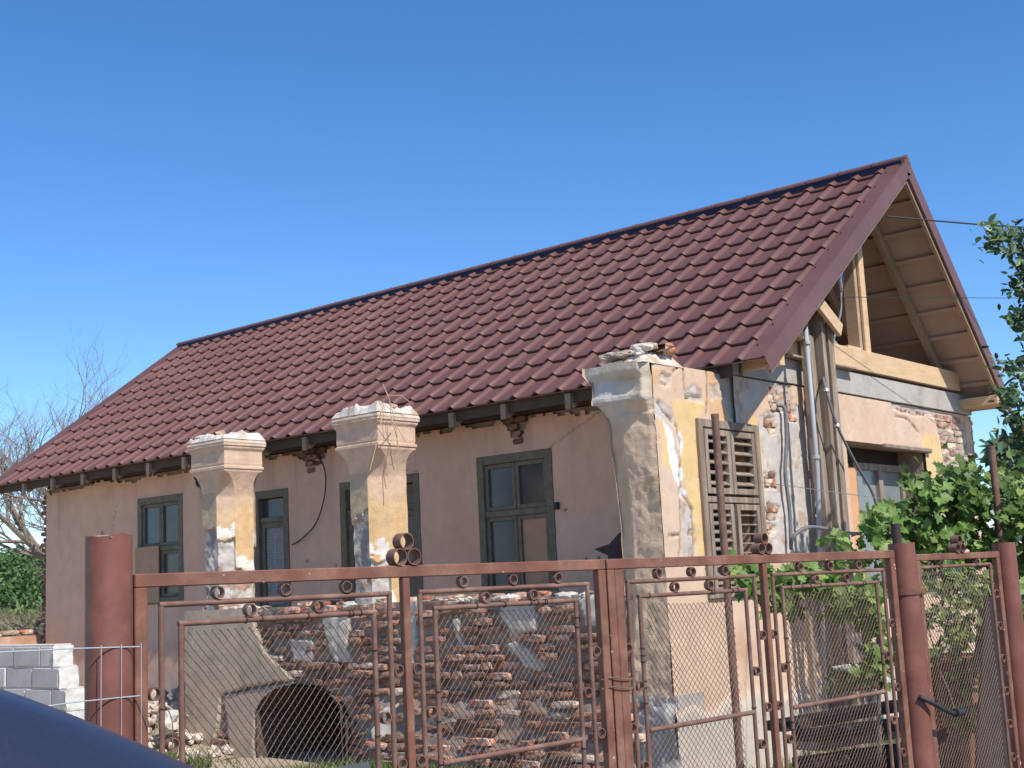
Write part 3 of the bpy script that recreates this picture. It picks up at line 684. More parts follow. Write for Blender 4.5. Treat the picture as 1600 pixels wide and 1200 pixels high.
def f_par(u, v):
    tan = polym(u, v, [TAN], .03, 11); tan2 = polym(u, v, [TAN2], .02, 12); wp = polym(u, v, WHP, .05, 13)
    h = thick(u, v)-.02+.012*fbm(u*6, v*8, 0, 131)+.012*fbm(u*16, v*16, 0, 132)
    C = np.broadcast_to(np.array([.27, .21, .17]), u.shape+(3,)).copy()
    C = mixv(C, clamp(fbm(u*3, v*5, 0, 133)*2.5, 0, 1)*.6, (.38, .30, .23)); C = mixv(C, clamp(fbm(u*4, v*7, 0, 134)*3-.6, 0, 1)*.7, (.30, .15, .10))
    h = np.where(tan, .045+.004*fbm(u*8, v*8, 0, 135), h); C = mixv(C, tan, (.52, .40, .28)); h = np.where(tan2, .03, h); C = mixv(C, tan2, (.48, .37, .27))
    h = np.where(wp, h+.035, h); C = mixv(C, wp, (.50, .45, .38))
    stain = clamp(fbm(u*3, v*2, 0, 136)*2.4-.3, 0, 1)*(tan | tan2); C = mixv(C, stain*.5, (.30, .24, .18))
    return np.stack([u, YV-h, v], -1), C
pz1 = 1.50
mb = MB(); mb.box((XA+.02, YV+.05, .85), (XB+.02, YV+.38, pz1-.02)); mb.box((XA+.02, YV+.05, 0), (-10.66, YV+.38, .85)); mb.box((-9.30, YV+.05, 0), (XB+.02, YV+.38, .85))
par = mb.build('veranda_wall', M_core, house)
relief('mortar_face', np.arange(XA, XB+.03, .02), np.arange(0, 1.52, .015), f_par, M_rough, par, lambda u, v: v < arch(u))
# arch soffit and cellar
mb = MB(); xs = np.linspace(-10.62, -9.34, 21); zs_ = arch(xs)
for i in range(20):
    mb.add([(xs[i], YV-.02, zs_[i]), (xs[i+1], YV-.02, zs_[i+1]), (xs[i+1], YV+.9, zs_[i+1]), (xs[i], YV+.9, zs_[i])], [(0, 1, 2, 3)])
mb.box((-10.64, YV-.02, 0), (-10.62, YV+2.6, .5)); mb.box((-9.34, YV-.02, 0), (-9.32, YV+2.6, .5)); mb.box((-10.7, YV+.05, .735), (-9.25, YV+2.6, .742)); mb.build('cellar_arch', M_soff, house)  # arch lining coloured dark to paint the shade inside
MB().box((XA+.02, YV+.385, .74), (X0-.06, YF, .84)).build('veranda_floor', M_conc, house)
MB().box((-10.8, YV+2.6, 0), (-9.2, YV+2.63, .74)).build('cellar_shade', M_dark, house)  # dark plate painting the unlit depth of the cellar
MB().box((XA, YV+.4, 0), (XA+.2, YF-.02, .74)).build('veranda_end', M_conc, house)
cand = []
for r in range(20):
    z = .045+r*.0755
    x = XA+.1+random.uniform(-.1, .1)
    while x < XB-.05:
        L_ = random.choice((.25, .25, .24, .13, .2)); xc = x+L_/2
        u = np.array([xc]); v = np.array([z])
        ok = not (polym(u, v, [TAN, TAN2], .02, 11)[0] or arch(u)[0] > z-.03 or polym(u, v, WHP, .05, 13)[0])
        if ok and random.random() < .88: cand.append((xc, z, L_, float(thick(u, v)[0])))
        x += L_+random.uniform(.008, .02)
for (xc, z, L_, th) in cand:
    top = z > 1.42
    k = 'r' if (top or random.random() < .28) else ('l' if random.random() < (.04 if z > .8 else .14) else 'd')
    jut = random.choice((0, 0, .012, .025, -.02, .045, -.03))
    brick(par, (xc, YV+.045-th-jut, z+random.uniform(-.006, .006)), 0, k, (L_/.25, 1, random.uniform(.8, 1.05)), .035)
print('veranda bricks', len(cand), 'gable bricks', cnt)
# loose coping pieces
for x in np.arange(-10.5, -6.2, .27):
    if random.random() < .85: brick(par, (x+random.uniform(-.04, .04), YV+.16, pz1+.03), math.pi/2+random.uniform(-.2, .2), random.choice('rll'), (.9, 1.2, .8), .05)
for k in range(22):
    lump('mortar_lump', par, (random.uniform(-11.6, -6.2), YV+random.uniform(.02, .12), pz1+.01), (random.uniform(.04, .1), .05, random.uniform(.02, .035)), 500+k, M_mort if k % 2 else M_stone)

# ------------------------------------------------------------------ roof
sv = (RG-E0); SL = sv.length; s1 = sv.normalized(); n1 = Vector((0, -s1.z, s1.y)); n1 = n1 if n1.z > 0 else -n1
s2 = (E1-RG).normalized(); n2 = Vector((0, -s2.z, s2.y)); n2 = n2 if n2.z > 0 else -n2; SL2 = (E1-RG).length
mb = MB()
mb.obox((E0+RG)/2+Vector(((XL+XR)/2, 0, 0))+n1*-.012, (1, 0, 0), s1, (XR-XL-.06, SL-.10, .006))
mb.obox((E1+RG)/2+Vector(((XL+XR)/2, 0, 0))+n2*-.012, (1, 0, 0), s2, (XR-XL-.06, SL2-.03, .006))
roof = mb.build('roof', M_felt, house)
PIT = .272; CL = .35; H_W = .036; STEP = .026
def wave(t):
    t = t % 1.0; a = np.abs(t-.5)/.30; return np.where(a < 1, H_W*(.5+.5*np.cos(np.pi*np.clip(a, 0, 1))), 0)
tt = np.array([0, .25, .46, .53, .59, .65, .70, .745, .785, .82, .86, .90, .94, 1.0])
hw = H_W*np.array([0, .0, .02, .13, .38, .70, .91, 1.0, .97, .80, .45, .15, .02, 0])
def tile_geo(cl):
    V = []; F = []; n = len(tt)
    rows = [(0, STEP-.016, 0), (0, STEP, 1), (.012, STEP+.003, 1), (cl*.5, STEP*.55, 1), (cl+.004, 0, 1)]
    for (s_, h, f) in rows:
        for t, w_ in zip(tt, hw): V.append((t*PIT, s_, h+w_))
    for r in range(len(rows)-1):
        for i in range(n-1): F.append((r*n+i, r*n+i+1, (r+1)*n+i+1, (r+1)*n+i))
    return V, F
def tile_mesh(cl):
    V, F = tile_geo(cl)
    V = [tuple(Vector((x, 0, 0))+s1*s_+n1*h) for x, s_, h in V]
    me = bpy.data.meshes.new('pressed_tile'); me.from_pydata(V, [], F); me.materials.append(M_roof)  # one wave and course of a pressed metal sheet, as a separate piece
    me.polygons.foreach_set('use_smooth', np.ones(len(F), bool))
    try: me.set_sharp_from_angle(angle=R_(50))
    except Exception: pass
    return me
TM = tile_mesh(CL); topc = SL-11*CL-.01; TMt = tile_mesh(topc)
ncol = int((XR-.20-(XL+.03))/PIT); xs0 = XR-.20-ncol*PIT
nobj = 0; stV = []; stF = []; g1 = tile_geo(CL); g2 = tile_geo(topc)
for c in range(ncol-1, -1, -1):
    for r in range(12):
        loc = Vector((xs0+c*PIT, E0.y, E0.z))+s1*(r*CL)
        if nobj < 300:
            o = bpy.data.objects.new('pressed_tile', TMt if r == 11 else TM); link(o, roof); o.location = loc-Vector(HO); nobj += 1
        else:
            V, F = g2 if r == 11 else g1; b0 = len(stV)
            stV += [tuple(loc+Vector((x, 0, 0))+s1*s_+n1*h) for x, s_, h in V]; stF += [tuple(i+b0 for i in f) for f in F]
far = npmesh('pressed_tiles', np.array(stV), stF, M_roof, roof, None, True, kind='stuff')
try: far.data.set_sharp_from_angle(angle=R_(50))
except Exception: pass
# back slope sheets
for k in range(12):
    x0 = XL+.03+k*(XR-XL-.2)/12; x1 = XL+.03+(k+1)*(XR-XL-.2)/12; mb = MB()
    mb.obox((RG+E1)/2+Vector(((x0+x1)/2, 0, 0))+n2*.012, (1, 0, 0), s2, (x1-x0-.002, SL2-.02, .012)); mb.build('roof_sheet', M_roof, roof)
# verge trims
def verge(Ea, Eb, sdir, nd, xo, sgn):
    mb = MB(); L_ = (Eb-Ea).length
    mid = (Ea+Eb)/2; w_ = .205
    mb.obox(mid+Vector((xo-sgn*w_/2, 0, 0))+nd*.040, (1, 0, 0), sdir, (w_, L_, .003))
    mb.obox(mid+Vector((xo, 0, 0))+nd*-.030, (1, 0, 0), sdir, (.003, L_, .143))
    mb.obox(mid+Vector((xo-sgn*.008, 0, 0))+nd*-.103, (1, 0, 0), sdir, (.02, L_, .004))
    mb.obox(mid+Vector((xo-sgn*.012, 0, 0))+nd*.047, (1, 0, 0), sdir, (.024, L_, .012))
    mb.obox(mid+Vector((xo-sgn*w_, 0, 0))+nd*.030, (1, 0, 0), sdir, (.003, L_, .022))
    return mb.build('verge_trim', M_roof, roof)
verge(E0-s1*.03, RG+s1*.02, s1, n1, XR, 1); verge(RG-s2*.02, E1+s2*.03, s2, n2, XR, 1)
verge(E0-s1*.03, RG+s1*.02, s1, n1, XL, -1); verge(RG-s2*.02, E1+s2*.03, s2, n2, XL, -1)
sc = MB()
for k in range(11):
    p = E0+s1*(.2+k*.36)+Vector((XR-.16, 0, 0))+n1*.045; sc.tube([p, p+n1*.006], .008, 6)
sc.build('trim_screws', M_navy, roof, kind='stuff')
# ridge
MB().obox(RG+Vector(((XL+XR)/2, -.045, .028)), (1, 0, 0), (0, 1, 0), (XR-XL-.04, .004, .09)).build('ridge_shade_band', M_navy, roof)  # dark band: shade and sky reflection under the caps, put into colour
mb0 = MB()
nn = 33; Lc = (XR-XL)/nn
for k in range(nn):
    x0 = XL+k*Lc; mb = MB(); c = RG+Vector((0, 0, .105))
    for sg, sd_, nd in ((-1, -s1, n1), (1, s2, n2)):
        a = c+sd_*.065
        mb.obox((c+a)/2+Vector((x0+Lc/2, 0, 0)), (1, 0, 0), sd_, (Lc-.002, .065, .004))
        mb.obox(a+Vector((x0+Lc/2, 0, -.008)), (1, 0, 0), (0, 1, 0), (Lc-.002, .006, .02))
    mb.obox(c+Vector((x0+.012, -.035, -.018)), (1, 0, 0), s1, (.016, .072, .008))
    mb.build('ridge_cap', M_roof, roof)
# end cap
mb = MB(); t_ = RG+Vector((XR+.004, 0, .11)); mb.add([t_, t_-s1*.07+n1*0, t_+s2*.07, t_+Vector((0, 0, -.12))], [(0, 1, 3), (0, 3, 2)]); mb.box((XR-.035, RG.y-.085, RG.z-.09), (XR+.002, RG.y+.075, RG.z+.045)); mb.build('ridge_end', M_roof, roof)
MB().beam((XL+.03, RG.y, RG.z-.10), (XR-.03, RG.y, RG.z-.10), .07, .14).build('ridge_beam', M_wood, house)
# trusses
def raft(x, w_=.05, hgt=.12, mt=M_wood2, name='rafter'):
    for (a, b_, nd) in ((E0+s1*.02, RG-s1*.03, n1), (E1-s2*.02, RG+s2*.03, n2)):
        MB().beam(a+Vector((x, 0, 0))-nd*(hgt/2+.055), b_+Vector((x, 0, 0))-nd*(hgt/2+.055), w_, hgt, nd).build(name, mt, house)
xr = [on(px, 640, 'Y', E0.y)[0] for px in (884, 782, 700)]; st_ = (xr[0]-xr[2])/2; xr = [xr[0]+st_]+xr; print('rafters', xr)
while xr[-1]-st_ > XL+.5: xr.append(xr[-1]-st_)
for x in xr:
    raft(x); MB().box((x-.032, E0.y+.035, 3.19), (x+.032, E0.y+.06, 3.335)).build('rafter_end', M_wood2, house)
raft(XR-.045, .035, .085, M_wood2, 'barge_rafter'); raft(XL+.05, .035, .085, M_wood2, 'barge_rafter')
raft(X0-.10)
for x in xr[::2]:
    MB().box((x-.025, RG.y-.05, 3.44), (x+.025, RG.y+.05, RG.z-.25)).build('king_post', M_wood2, house)
    MB().box((x+.027, E0.y+.4, 3.43), (x+.075, E1.y-.25, 3.57)).build('tie_beam', M_wood2, house)
# battens, under the sheets
for sd_, nd, ln, o0 in ((s1, n1, SL, E0), (s2, n2, SL2, RG)):
    for k in range(int(ln/.35)+1):
        if o0 is E0 and k == 0: continue
        p = o0+sd_*(.06+k*.35); MB().obox(p+Vector(((XL+XR)/2, 0, 0))-nd*.034, (1, 0, 0), sd_, (XR-XL-.08, .05, .030)).build('batten', M_felt, house)
# eave fascia batten (dark) and gable tie beam
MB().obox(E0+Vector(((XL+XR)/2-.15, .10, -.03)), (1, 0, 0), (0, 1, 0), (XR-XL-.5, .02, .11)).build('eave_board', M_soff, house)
def gx(x, y, X=X0): return on(x, y, 'X', X)
mb = MB(); mb.box((X0-.10, 10.42, 3.555), (X0+.045, 14.62, 3.765), .004); mb.build('tie_beam', M_wood, house)
MB().box((X0-.09, 10.30, 3.70), (X0+.16, 10.86, 3.80), .004).build('cross_block', M_wood, house)
MB().box((X0-.12, 10.5, 3.532), (X0+.10, 11.9, 3.553), .003).build('packing_board', M_grey, house)
kp = gx(1350, 548)[1]; 
MB().box((X0-.16, kp-.01, 3.765), (X0-.03, kp+.05, 5.1), .003).build('king_post', M_wood2, house)  # darker wood puts the shade on this post into its colour
MB().box((X0-.03, kp+.09-.03, 3.75), (X0+.0, kp+.17, 5.0), .003).build('post_lit_edge', M_wood, house)  # pale wood strip standing for the sunlit edge of the post
MB().box((X0-.25, kp-.30, 3.77), (X0-.02, kp-.012, 3.81), .003).build('foot_block', M_wood, house)
MB().beam((X0-.2, 11.0, 4.35), (X0-.2, 12.1, 3.8), .05, .10).build('strut', M_wood2, house)
MB().box((XR-.46, YB-.46, 3.36), (XR-.02, YB-.06, 3.46), .004).build('soffit_block', M_wood, house)
MB().box((XR-.40, YF-.16, 3.32), (XR-.03, YF-.08, 3.44), .004).build('plate_end', M_wood, house)

# ------------------------------------------------------------------ timber poles and conduits leaning at the gable
t = root('timber_pole', (X0+.16, 10.88, 0), 'weathered square wooden pole upright before the brick patches, left of the grey conduit', 'pole')
MB().beam((X0+.16, 10.90, 0), (X0+.13, 10.84, 3.74), .085, .10, (1, 0, 0), .004).build('shaft', M_grey, t)
t = root('board_pole', (X0+.22, 11.6, 0), 'tall pole of two weathered boards nailed together, rising into the open gable', 'pole')
yb = gx(1302, 700, X0+.25)[1]; MB().box((X0+.13, yb-.03, 0), (X0+.25, yb+.03, 3.97), .003).build('board', M_grey, t)
MB().box((X0+.13, yb+.09, 0), (X0+.25, yb+.19, 3.93), .003).build('board', M_grey, t)
MB().beam((X0+.32, yb-.22, 4.03), (X0+.31, yb+.22, 3.80), .04, .13, (0, .6, 1), .003).build('nailed_cleat', M_wood, t)
A = gx(1258, 505, X0+.28); B_ = gx(1268, 860, X0+.22)
t = root('grey_conduit', (A[0], A[1], 0), 'light grey plastic conduit running straight up in front of the gable beside the wooden pole', 'pipe')
MB().tube([(A[0], A[1], A[2]+.1), (A[0], A[1], 2.5), (B_[0], B_[1], .3)], .022, 10).build('pipe', M_pvc, t, smooth=True)
for z in (3.62, 2.6, 1.75): MB().ring((A[0], A[1], z), (0, 0, 1), .032, .03, .01, 12).build('pipe_clip', M_galv, t)
pts = [gx(1214, 634), gx(1222, 634, X0+.03), gx(1227, 644, X0+.05), gx(1229, 690, X0+.05), gx(1227, 740, X0+.05), gx(1234, 800, X0+.05), gx(1236, 855, X0+.05)]
t = root('dark_conduit', (pts[0][0], pts[0][1], 0), 'bent dark flexible conduit coming out of the brick patch right of the shutters', 'pipe')
MB().tube(curve(pts), .017, 8).build('hose', M_cdark, t, smooth=True)
pts = [gx(1318, 420, X0+.05), gx(1314, 460, X0+.06), gx(1313, 490, X0+.06), gx(1297, 550, X0+.10), gx(1287, 585, X0+.20), gx(1291, 610, X0+.32), gx(1308, 665, X0+.35), gx(1335, 720, X0+.35), gx(1362, 768, X0+.35), gx(1372, 800, X0+.35)]
t = root('service_cable', (pts[0][0], pts[0][1], 0), 'black cable slanting down from the gable across the board pole towards the vine', 'cable')
MB().tube(curve(pts), .013, 7).build('cable', M_cdark, t, smooth=True)
for q in (5, 6): MB().ring(pts[q], (0, .3, 1), .024, .03, .01, 10).build('cable_clip', M_galv, t)
lm_ = gx(1314, 455, X0+.06); MB().tube([lm_, lm_+np.array([0, -.01, .12]), lm_+np.array([0, .06, .25])], [.018, .026, .02], 8).build('insulator', M_galv, t, smooth=True)
pts = [gx(1236, 858, X0+.3), gx(1240, 838, X0+.35), gx(1262, 824, X0+.4), gx(1290, 826, X0+.4), gx(1316, 832, X0+.4), gx(1345, 834, X0+.4)]
t = root('arched_hose', (pts[0][0], pts[0][1], 0), 'black hose arching over the weathered shelf in front of the gable', 'hose')
MB().tube(curve(pts), .016, 8).build('hose', M_cdark, t, smooth=True)
sp = gx(1265, 858, X0+.5)
t = root('weathered_shelf', (sp[0]-.1, sp[1], 0), 'weathered plank shelf on legs against the gable below the conduits', 'shelf')
MB().box((X0+.12, 10.25, 1.70), (X0+.62, 11.5, 1.735), .004).build('plank', M_grey, t)
for yy in (10.35, 11.4):
    for xx in (X0+.18, X0+.56): MB().box((xx-.025, yy-.025, 0), (xx+.025, yy+.025, 1.698)).build('leg', M_grey, t)
# overhead wires
A = gx(1385, 338, X0+.3); d_ = dep(1620, 342, 14)
t = root('power_line', (A[0], A[1], 0), 'thick dark overhead wire running from the gable top to the right edge', 'wire')
far_ = A+(d_-A)*3.0; MB().tube([A+(far_-A)*q/12+np.array([0, 0, -.12*math.sin(math.pi*q/12)]) for q in range(13)], .010, 6).build('wire', M_blk, t)
A = gx(1305, 464, X0+.3); d_ = dep(1620, 466, 14); far_ = A+(d_-A)*3
t = root('thin_line', (A[0], A[1], 0), 'thin overhead wire crossing the open gable at mid height', 'wire')
MB().tube([A+(far_-A)*q/8 for q in range(9)], .0035, 5).build('wire', M_blk, t)
A = gx(1180, 752, X0+.05); B_ = dep(1640, 800, 8.3)
t = root('training_wire', (A[0], A[1], 0), 'thin pale wire stretched from the shutters towards the grape vine', 'wire')
MB().tube([A, (A+B_)/2+np.array([0, 0, -.03]), B_], .003, 5).build('wire', M_galv, t)

# ------------------------------------------------------------------ gate
GA = .139574; GD = Vector((math.sin(GA), math.cos(GA), 0)); GN = Vector((math.cos(GA), -math.sin(GA), 0)); G0 = Vector((-3.174, 2.109, 0))
def G(s, z, d=0): return G0+GD*s+GN*d+Vector((0, 0, z))
GZ = 1.685; ZB = .12
def gbox(mb, s0, s1_, z0, z1, d0, d1, bev=.003): mb.obox(G((s0+s1_)/2, (z0+z1)/2, (d0+d1)/2), GD, (0, 0, 1), (abs(s1_-s0), abs(z1-z0), abs(d1-d0)), bev)
def chain(parent, s0, s1_, z0, z1, d, seed, sag=0, lean=0, w_=.0125, h=.0155):
    rs = np.random.default_rng(seed); n = int((s1_-s0)/w_)-1; nz = int((z1-z0)/h); V = []; F = []
    zz = z0+np.arange(nz+1)*h; base = 0; r = .0015
    for k in range(n):
        off = (np.arange(nz+1)+k) % 2
        s = s0+(k+off*1.04)*w_; u = (s-s0)/(s1_-s0); vv = (zz-z0)/(z1-z0)
        s = s+lean*(1-vv)*(u-.5)*.1+.006*fbm(s*4, zz*4, 0, seed)+.002*noise(s*20, zz*20, 0, seed)
        z = zz+.008*fbm(s*3, zz*3, 0, seed+3)-sag*np.sin(np.pi*u)*vv
        dd = d+.0006*np.where((np.arange(nz+1)+k) % 2 == 0, 1, -1)+.012*fbm(s*3, zz*3, 0, seed+5)
        P = np.array(G0)+np.outer(s, np.array(GD))+np.outer(dd, np.array(GN)); P[:, 2] = z
        t = np.gradient(P, axis=0); t /= np.linalg.norm(t, axis=1)[:, None]; nrm = np.array(GN); side = np.cross(t, nrm); side /= np.linalg.norm(side, axis=1)[:, None]
        ring = [P+r*(side*math.cos(a)+nrm*math.sin(a)) for a in (math.pi/2, math.pi*7/6, math.pi*11/6)]
        V.append(np.stack(ring, 1).reshape(-1, 3)); m_ = nz+1; i = base+np.arange(nz)*3
        for e in range(3): F.append(np.stack([i+e, i+(e+1) % 3, i+3+(e+1) % 3, i+3+e], -1))
        base += 3*m_
    return npmesh('wire_mesh', np.concatenate(V), np.concatenate(F), M_mesh, parent, kind='stuff')
def gring(parent, s, z, r=.0185, w_=.022): 
    MB().ring(G(s, z, .0), GN+Vector((0, 0, random.uniform(-.06, .06)))+GD*random.uniform(-.08, .08), r, w_, .0035, 18).build('scroll_ring', M_tube, parent, auto=True)
def trefoil(parent, s, z, sc=1.0):
    for ds, dz in ((-.037, .036), (.037, .036), (0, .101)):
        MB().ring(G(s+ds*sc, z+dz*sc, 0), GN, .0365*sc, .042, .003, 24).build('finial_ring', M_tube, parent, auto=True)
def lframe(mb, s0, s1_, z0, z1, w_, dpt): # welded angle frame
    gbox(mb, s0, s1_, z1-w_, z1, -dpt/2, dpt/2); gbox(mb, s0, s1_, z0, z0+w_, -dpt/2, dpt/2)
    gbox(mb, s0, s0+w_, z0+w_, z1-w_, -dpt/2+.0005, dpt/2-.0005); gbox(mb, s1_-w_, s1_, z0+w_, z1-w_, -dpt/2+.0005, dpt/2-.0005)
def panel(parent, a, b_, rings1, rings2, midbar=True, meshr=None, seed=1, lean=0, sag=0):
    """a,b_: clear opening between verticals; outer and inner tube frames, rings, wire mesh"""
    zo, zi, r = 1.598, 1.543, .0085
    o0, o1 = a+.047, b_-.047; i0, i1 = o0+.060, o1-.062; zb = ZB+.10
    t = MB(); t.tube([G(o0-.006, zo), G(o1+.006, zo)], r, 10); t.tube([G(o0, zo-.004), G(o0, zb)], r, 10); t.tube([G(o1, zo-.004), G(o1, zb)], r, 10)
    t.tube([G(o0-.006, zb), G(o1+.006, zb)], r, 10); t.build('outer_tube_frame', M_tube, parent, auto=True)
    t = MB(); t.tube([G(i0-.008, zi), G(i1+.008, zi)], r, 10); t.tube([G(i0, zi-.004), G(i0, zb+.06)], r, 10); t.tube([G(i1, zi-.004), G(i1, zb+.06)], r, 10)
    t.tube([G(i0-.006, zb+.06), G(i1+.006, zb+.06)], r, 10); t.build('inner_tube_frame', M_tube, parent, auto=True)
    if midbar: MB().tube([G(i0+.008, 1.052), G(i1-.008, 1.058)], .0095, 10).build('middle_bar', M_tube, parent, auto=True)
    for s in rings1: gring(parent, s, 1.6255)
    for s in rings2: gring(parent, s, 1.5705)
    for z in np.arange(1.357, .3, -.287): gring(parent, (a+o0)/2, z); gring(parent, (b_+o1)/2, z)
    for z in np.arange(1.217, .3, -.287): gring(parent, (o0+i0)/2+.0, z); gring(parent, (o1+i1)/2, z)
    m0, m1 = meshr or (i0+.002, i1-.002)
    chain(parent, m0, m1, zb+.06, zi-.008, -.012, seed, sag, lean)
    # tie wires holding the mesh
    tw = MB()
    for k in range(7):
        s = random.choice((i0, i1)); z = random.uniform(.9, 1.5); tw.ring(G(s, z), (0, 0, 1), .0115, .003, .002, 10)
    for k in range(6):
        s = random.uniform(i0+.05, i1-.05); tw.ring(G(s, zi), GD, .0115, .003, .002, 10)
    tw.build('tie_wires', M_blk, parent, kind='stuff')
L1 = root('gate_leaf', G(.93, 0), 'left leaf of the big red oxide gate, with a three-ring finial above its middle bar', 'gate', 'leaves of the double yard gate')
mb = MB(); lframe(mb, .004, 1.845, ZB, GZ, .038, .034); mb.build('frame', M_gate, L1)
mb = MB(); gbox(mb, .921, .949, ZB+.038, GZ-.038, -.012, .014); mb.build('middle_stile', M_gate, L1)
panel(L1, .042, .921, (.265, .489, .708), (.369, .606), False, None, 3); panel(L1, .949, 1.807, (1.176, 1.398, 1.611), (1.271, 1.490), True, None, 5)
trefoil(L1, .937, GZ, .76)
L2 = root('gate_leaf', G(2.8, 0), 'right leaf of the big red oxide gate, hung on the brown post, with sagging mesh', 'gate', 'leaves of the double yard gate')
mb = MB(); lframe(mb, 1.853, 3.752, ZB, GZ, .038, .034); gbox(mb, 1.892, 1.935, ZB+.04, GZ-.04, -.015, .017); mb.build('frame', M_gate, L2)
mb = MB(); gbox(mb, 2.772, 2.800, ZB+.038, GZ-.038, -.012, .014); mb.build('middle_stile', M_gate, L2)
panel(L2, 1.925, 2.772, (2.139, 2.336, 2.535), (2.233, 2.438), True, (2.085, 2.60), 7, 1.0, .012)
panel(L2, 2.800, 3.714, (3.037, 3.251, 3.469), (3.144, 3.368), True, None, 9)
trefoil(L2, 2.79, GZ, .64)
# wicket
WK = root('wicket_gate', G(4.32, 0), 'narrow red oxide side gate between the two right-hand posts', 'gate')
mb = MB(); lframe(mb, 3.935, 4.715, ZB, 1.662, .032, .03); mb.build('frame', M_gate, WK)
t = MB(); r = .0085; a, b_ = 3.972, 4.632
t.tube([G(a, 1.598), G(b_, 1.60)], r, 10); t.tube([G(a+.004, 1.6), G(a+.004, .2)], r, 10); t.tube([G(b_, 1.6), G(b_, .2)], r, 10); t.tube([G(a, .2), G(b_, .2)], r, 10); t.build('tube_frame', M_tube, WK, auto=True)
for s in (4.16, 4.50): gring(WK, s, 1.6145, .016)
for z in np.arange(1.45, .3, -.16): gring(WK, 4.658, z, .021)
chain(WK, a+.01, b_-.005, .21, 1.59, -.01, 13); trefoil(WK, 4.33, 1.662, .62)
# posts
def post(name, s, r, z1, label, hollow=False, cat='post', grp=None, d=0, mt=M_post):
    t = root(name, G(s, 0, d), label, cat, grp)
    n = 32; V = []; F = []
    zz = [-.3, .5, 1.2, z1-.05, z1]
    for z in zz:
        for k in range(n):
            q = 2*math.pi*k/n; V.append(G(s, z+(.006*noise(q*3, 0., 0., 5) if z == z1 else 0), d)+Vector((math.cos(q), math.sin(q), 0))*r)
    for i in range(len(zz)-1):
        for k in range(n): F.append((i*n+k, i*n+(k+1) % n, (i+1)*n+(k+1) % n, (i+1)*n+k))
    o = npmesh('tube', np.array([v[:] for v in V]), F, mt, t, None, True)
    return t
pa = post('gate_post', -.064, .0625, 1.79, 'thick red oxide steel post at the left with crumbling mortar filling its open top', grp='steel posts of the gates')
lump('mortar_fill', pa, G(-.064, 1.778), (.052, .052, .014), 5, M_stone, n=3)
pb = post('gate_post', 3.838, .061, 1.712, 'steel post between the double gate and the narrow side gate', grp='steel posts of the gates')
MB().ring(G(3.838, 1.70), (0, 0, 1), .0605, .03, .058, 24).build('top_cap', M_post, pb, auto=True)
mb = MB(); mb.ring(G(3.838, 1.492), (0, 0, 1), .067, .028, .005, 28); gbox(mb, 3.91, 3.955, 1.478, 1.506, .02, .034); mb.build('hinge_strap', M_gate, pb, auto=True)
pc = post('gate_post', 4.79, .058, 1.70, 'rightmost steel post beside the narrow side gate, green leaves behind it', grp='steel posts of the gates')
MB().ring(G(4.79, 1.69), (0, 0, 1), .0575, .03, .055, 24).build('top_cap', M_post, pc, auto=True)
# cable lock
t = root('cable_lock', G(3.95, 1.0, .09), 'black cable bicycle lock slung round the post below the hinge strap', 'lock')
P_ = [G(3.79, 1.02, .05), G(3.83, .99, .09), G(3.90, .955, .105), G(3.98, .93, .10), G(4.04, .93, .08)]
MB().tube(curve([p[:] for p in P_]), .011, 8).build('cable', M_blk, t, smooth=True)
MB().tube([G(4.0, .93, .10), G(4.09, .925, .08)], .020, 12).build('barrel', M_blk, t, auto=True)
MB().tube(curve([G(4.0, 1.12, .04)[:], G(4.03, 1.02, .06)[:], G(4.05, .93, .07)[:]]), .004, 6).build('loop', M_mesh, t)
# twisted wire binding the two leaves
t = root('binding_wire', G(1.88, 1.22, .03), 'rusty binding wire twisted round the meeting stiles of the two gate leaves', 'wire')
mb = MB(); 
for z in (1.255, 1.222): mb.tube(curve([G(1.80, z, .005)[:], G(1.84, z+.006, .024)[:], G(1.90, z-.004, .026)[:], G(1.945, z-.008, .02)[:], G(1.96, z, -.01)[:]]), .0022, 5)
mb.build('strand', M_mesh, t)

# ------------------------------------------------------------------ wire fence at the left
FW = root('wire_fence', G(-.5, 0, .08), 'galvanised welded wire fence running left from the thick gate post', 'fence')
zs_f = [1.495, 1.352, 1.222, 1.09, .96, .82, .68, .52]
for z in zs_f:
    pts = [G(-1.9+q*.19, z+.012*math.sin(q*.9+z*9)+(-.03*(1-q/10)), .065+.004*math.sin(q*1.7)) for q in range(11)]; MB().tube(pts, .0019, 5).build('line_wire', M_galv, FW)
for s in (-.005, -.062, -.118, -.42, -.72, -1.02, -1.32, -1.62, -1.88):
    MB().tube([G(s+.002, 1.50, .067), G(s, 1.2, .069), G(s-.003, .4, .067)], .0012, 5).build('stay_wire', M_galv, FW)
t = root('bent_fence_wire', G(.1, 1.2, .03), 'stray rusty wire dangling inside the left end of the gate', 'wire')
MB().tube(curve([G(.0, 1.37, .03)[:], G(.03, 1.30, .03)[:], G(.05, 1.25, .03)[:], G(.075, 1.33, .02)[:], G(.11, 1.28, .02)[:], G(.10, 1.15, .03)[:], G(.09, 1.0, .03)[:]]), .0015, 5).build('strand', M_mesh, t)

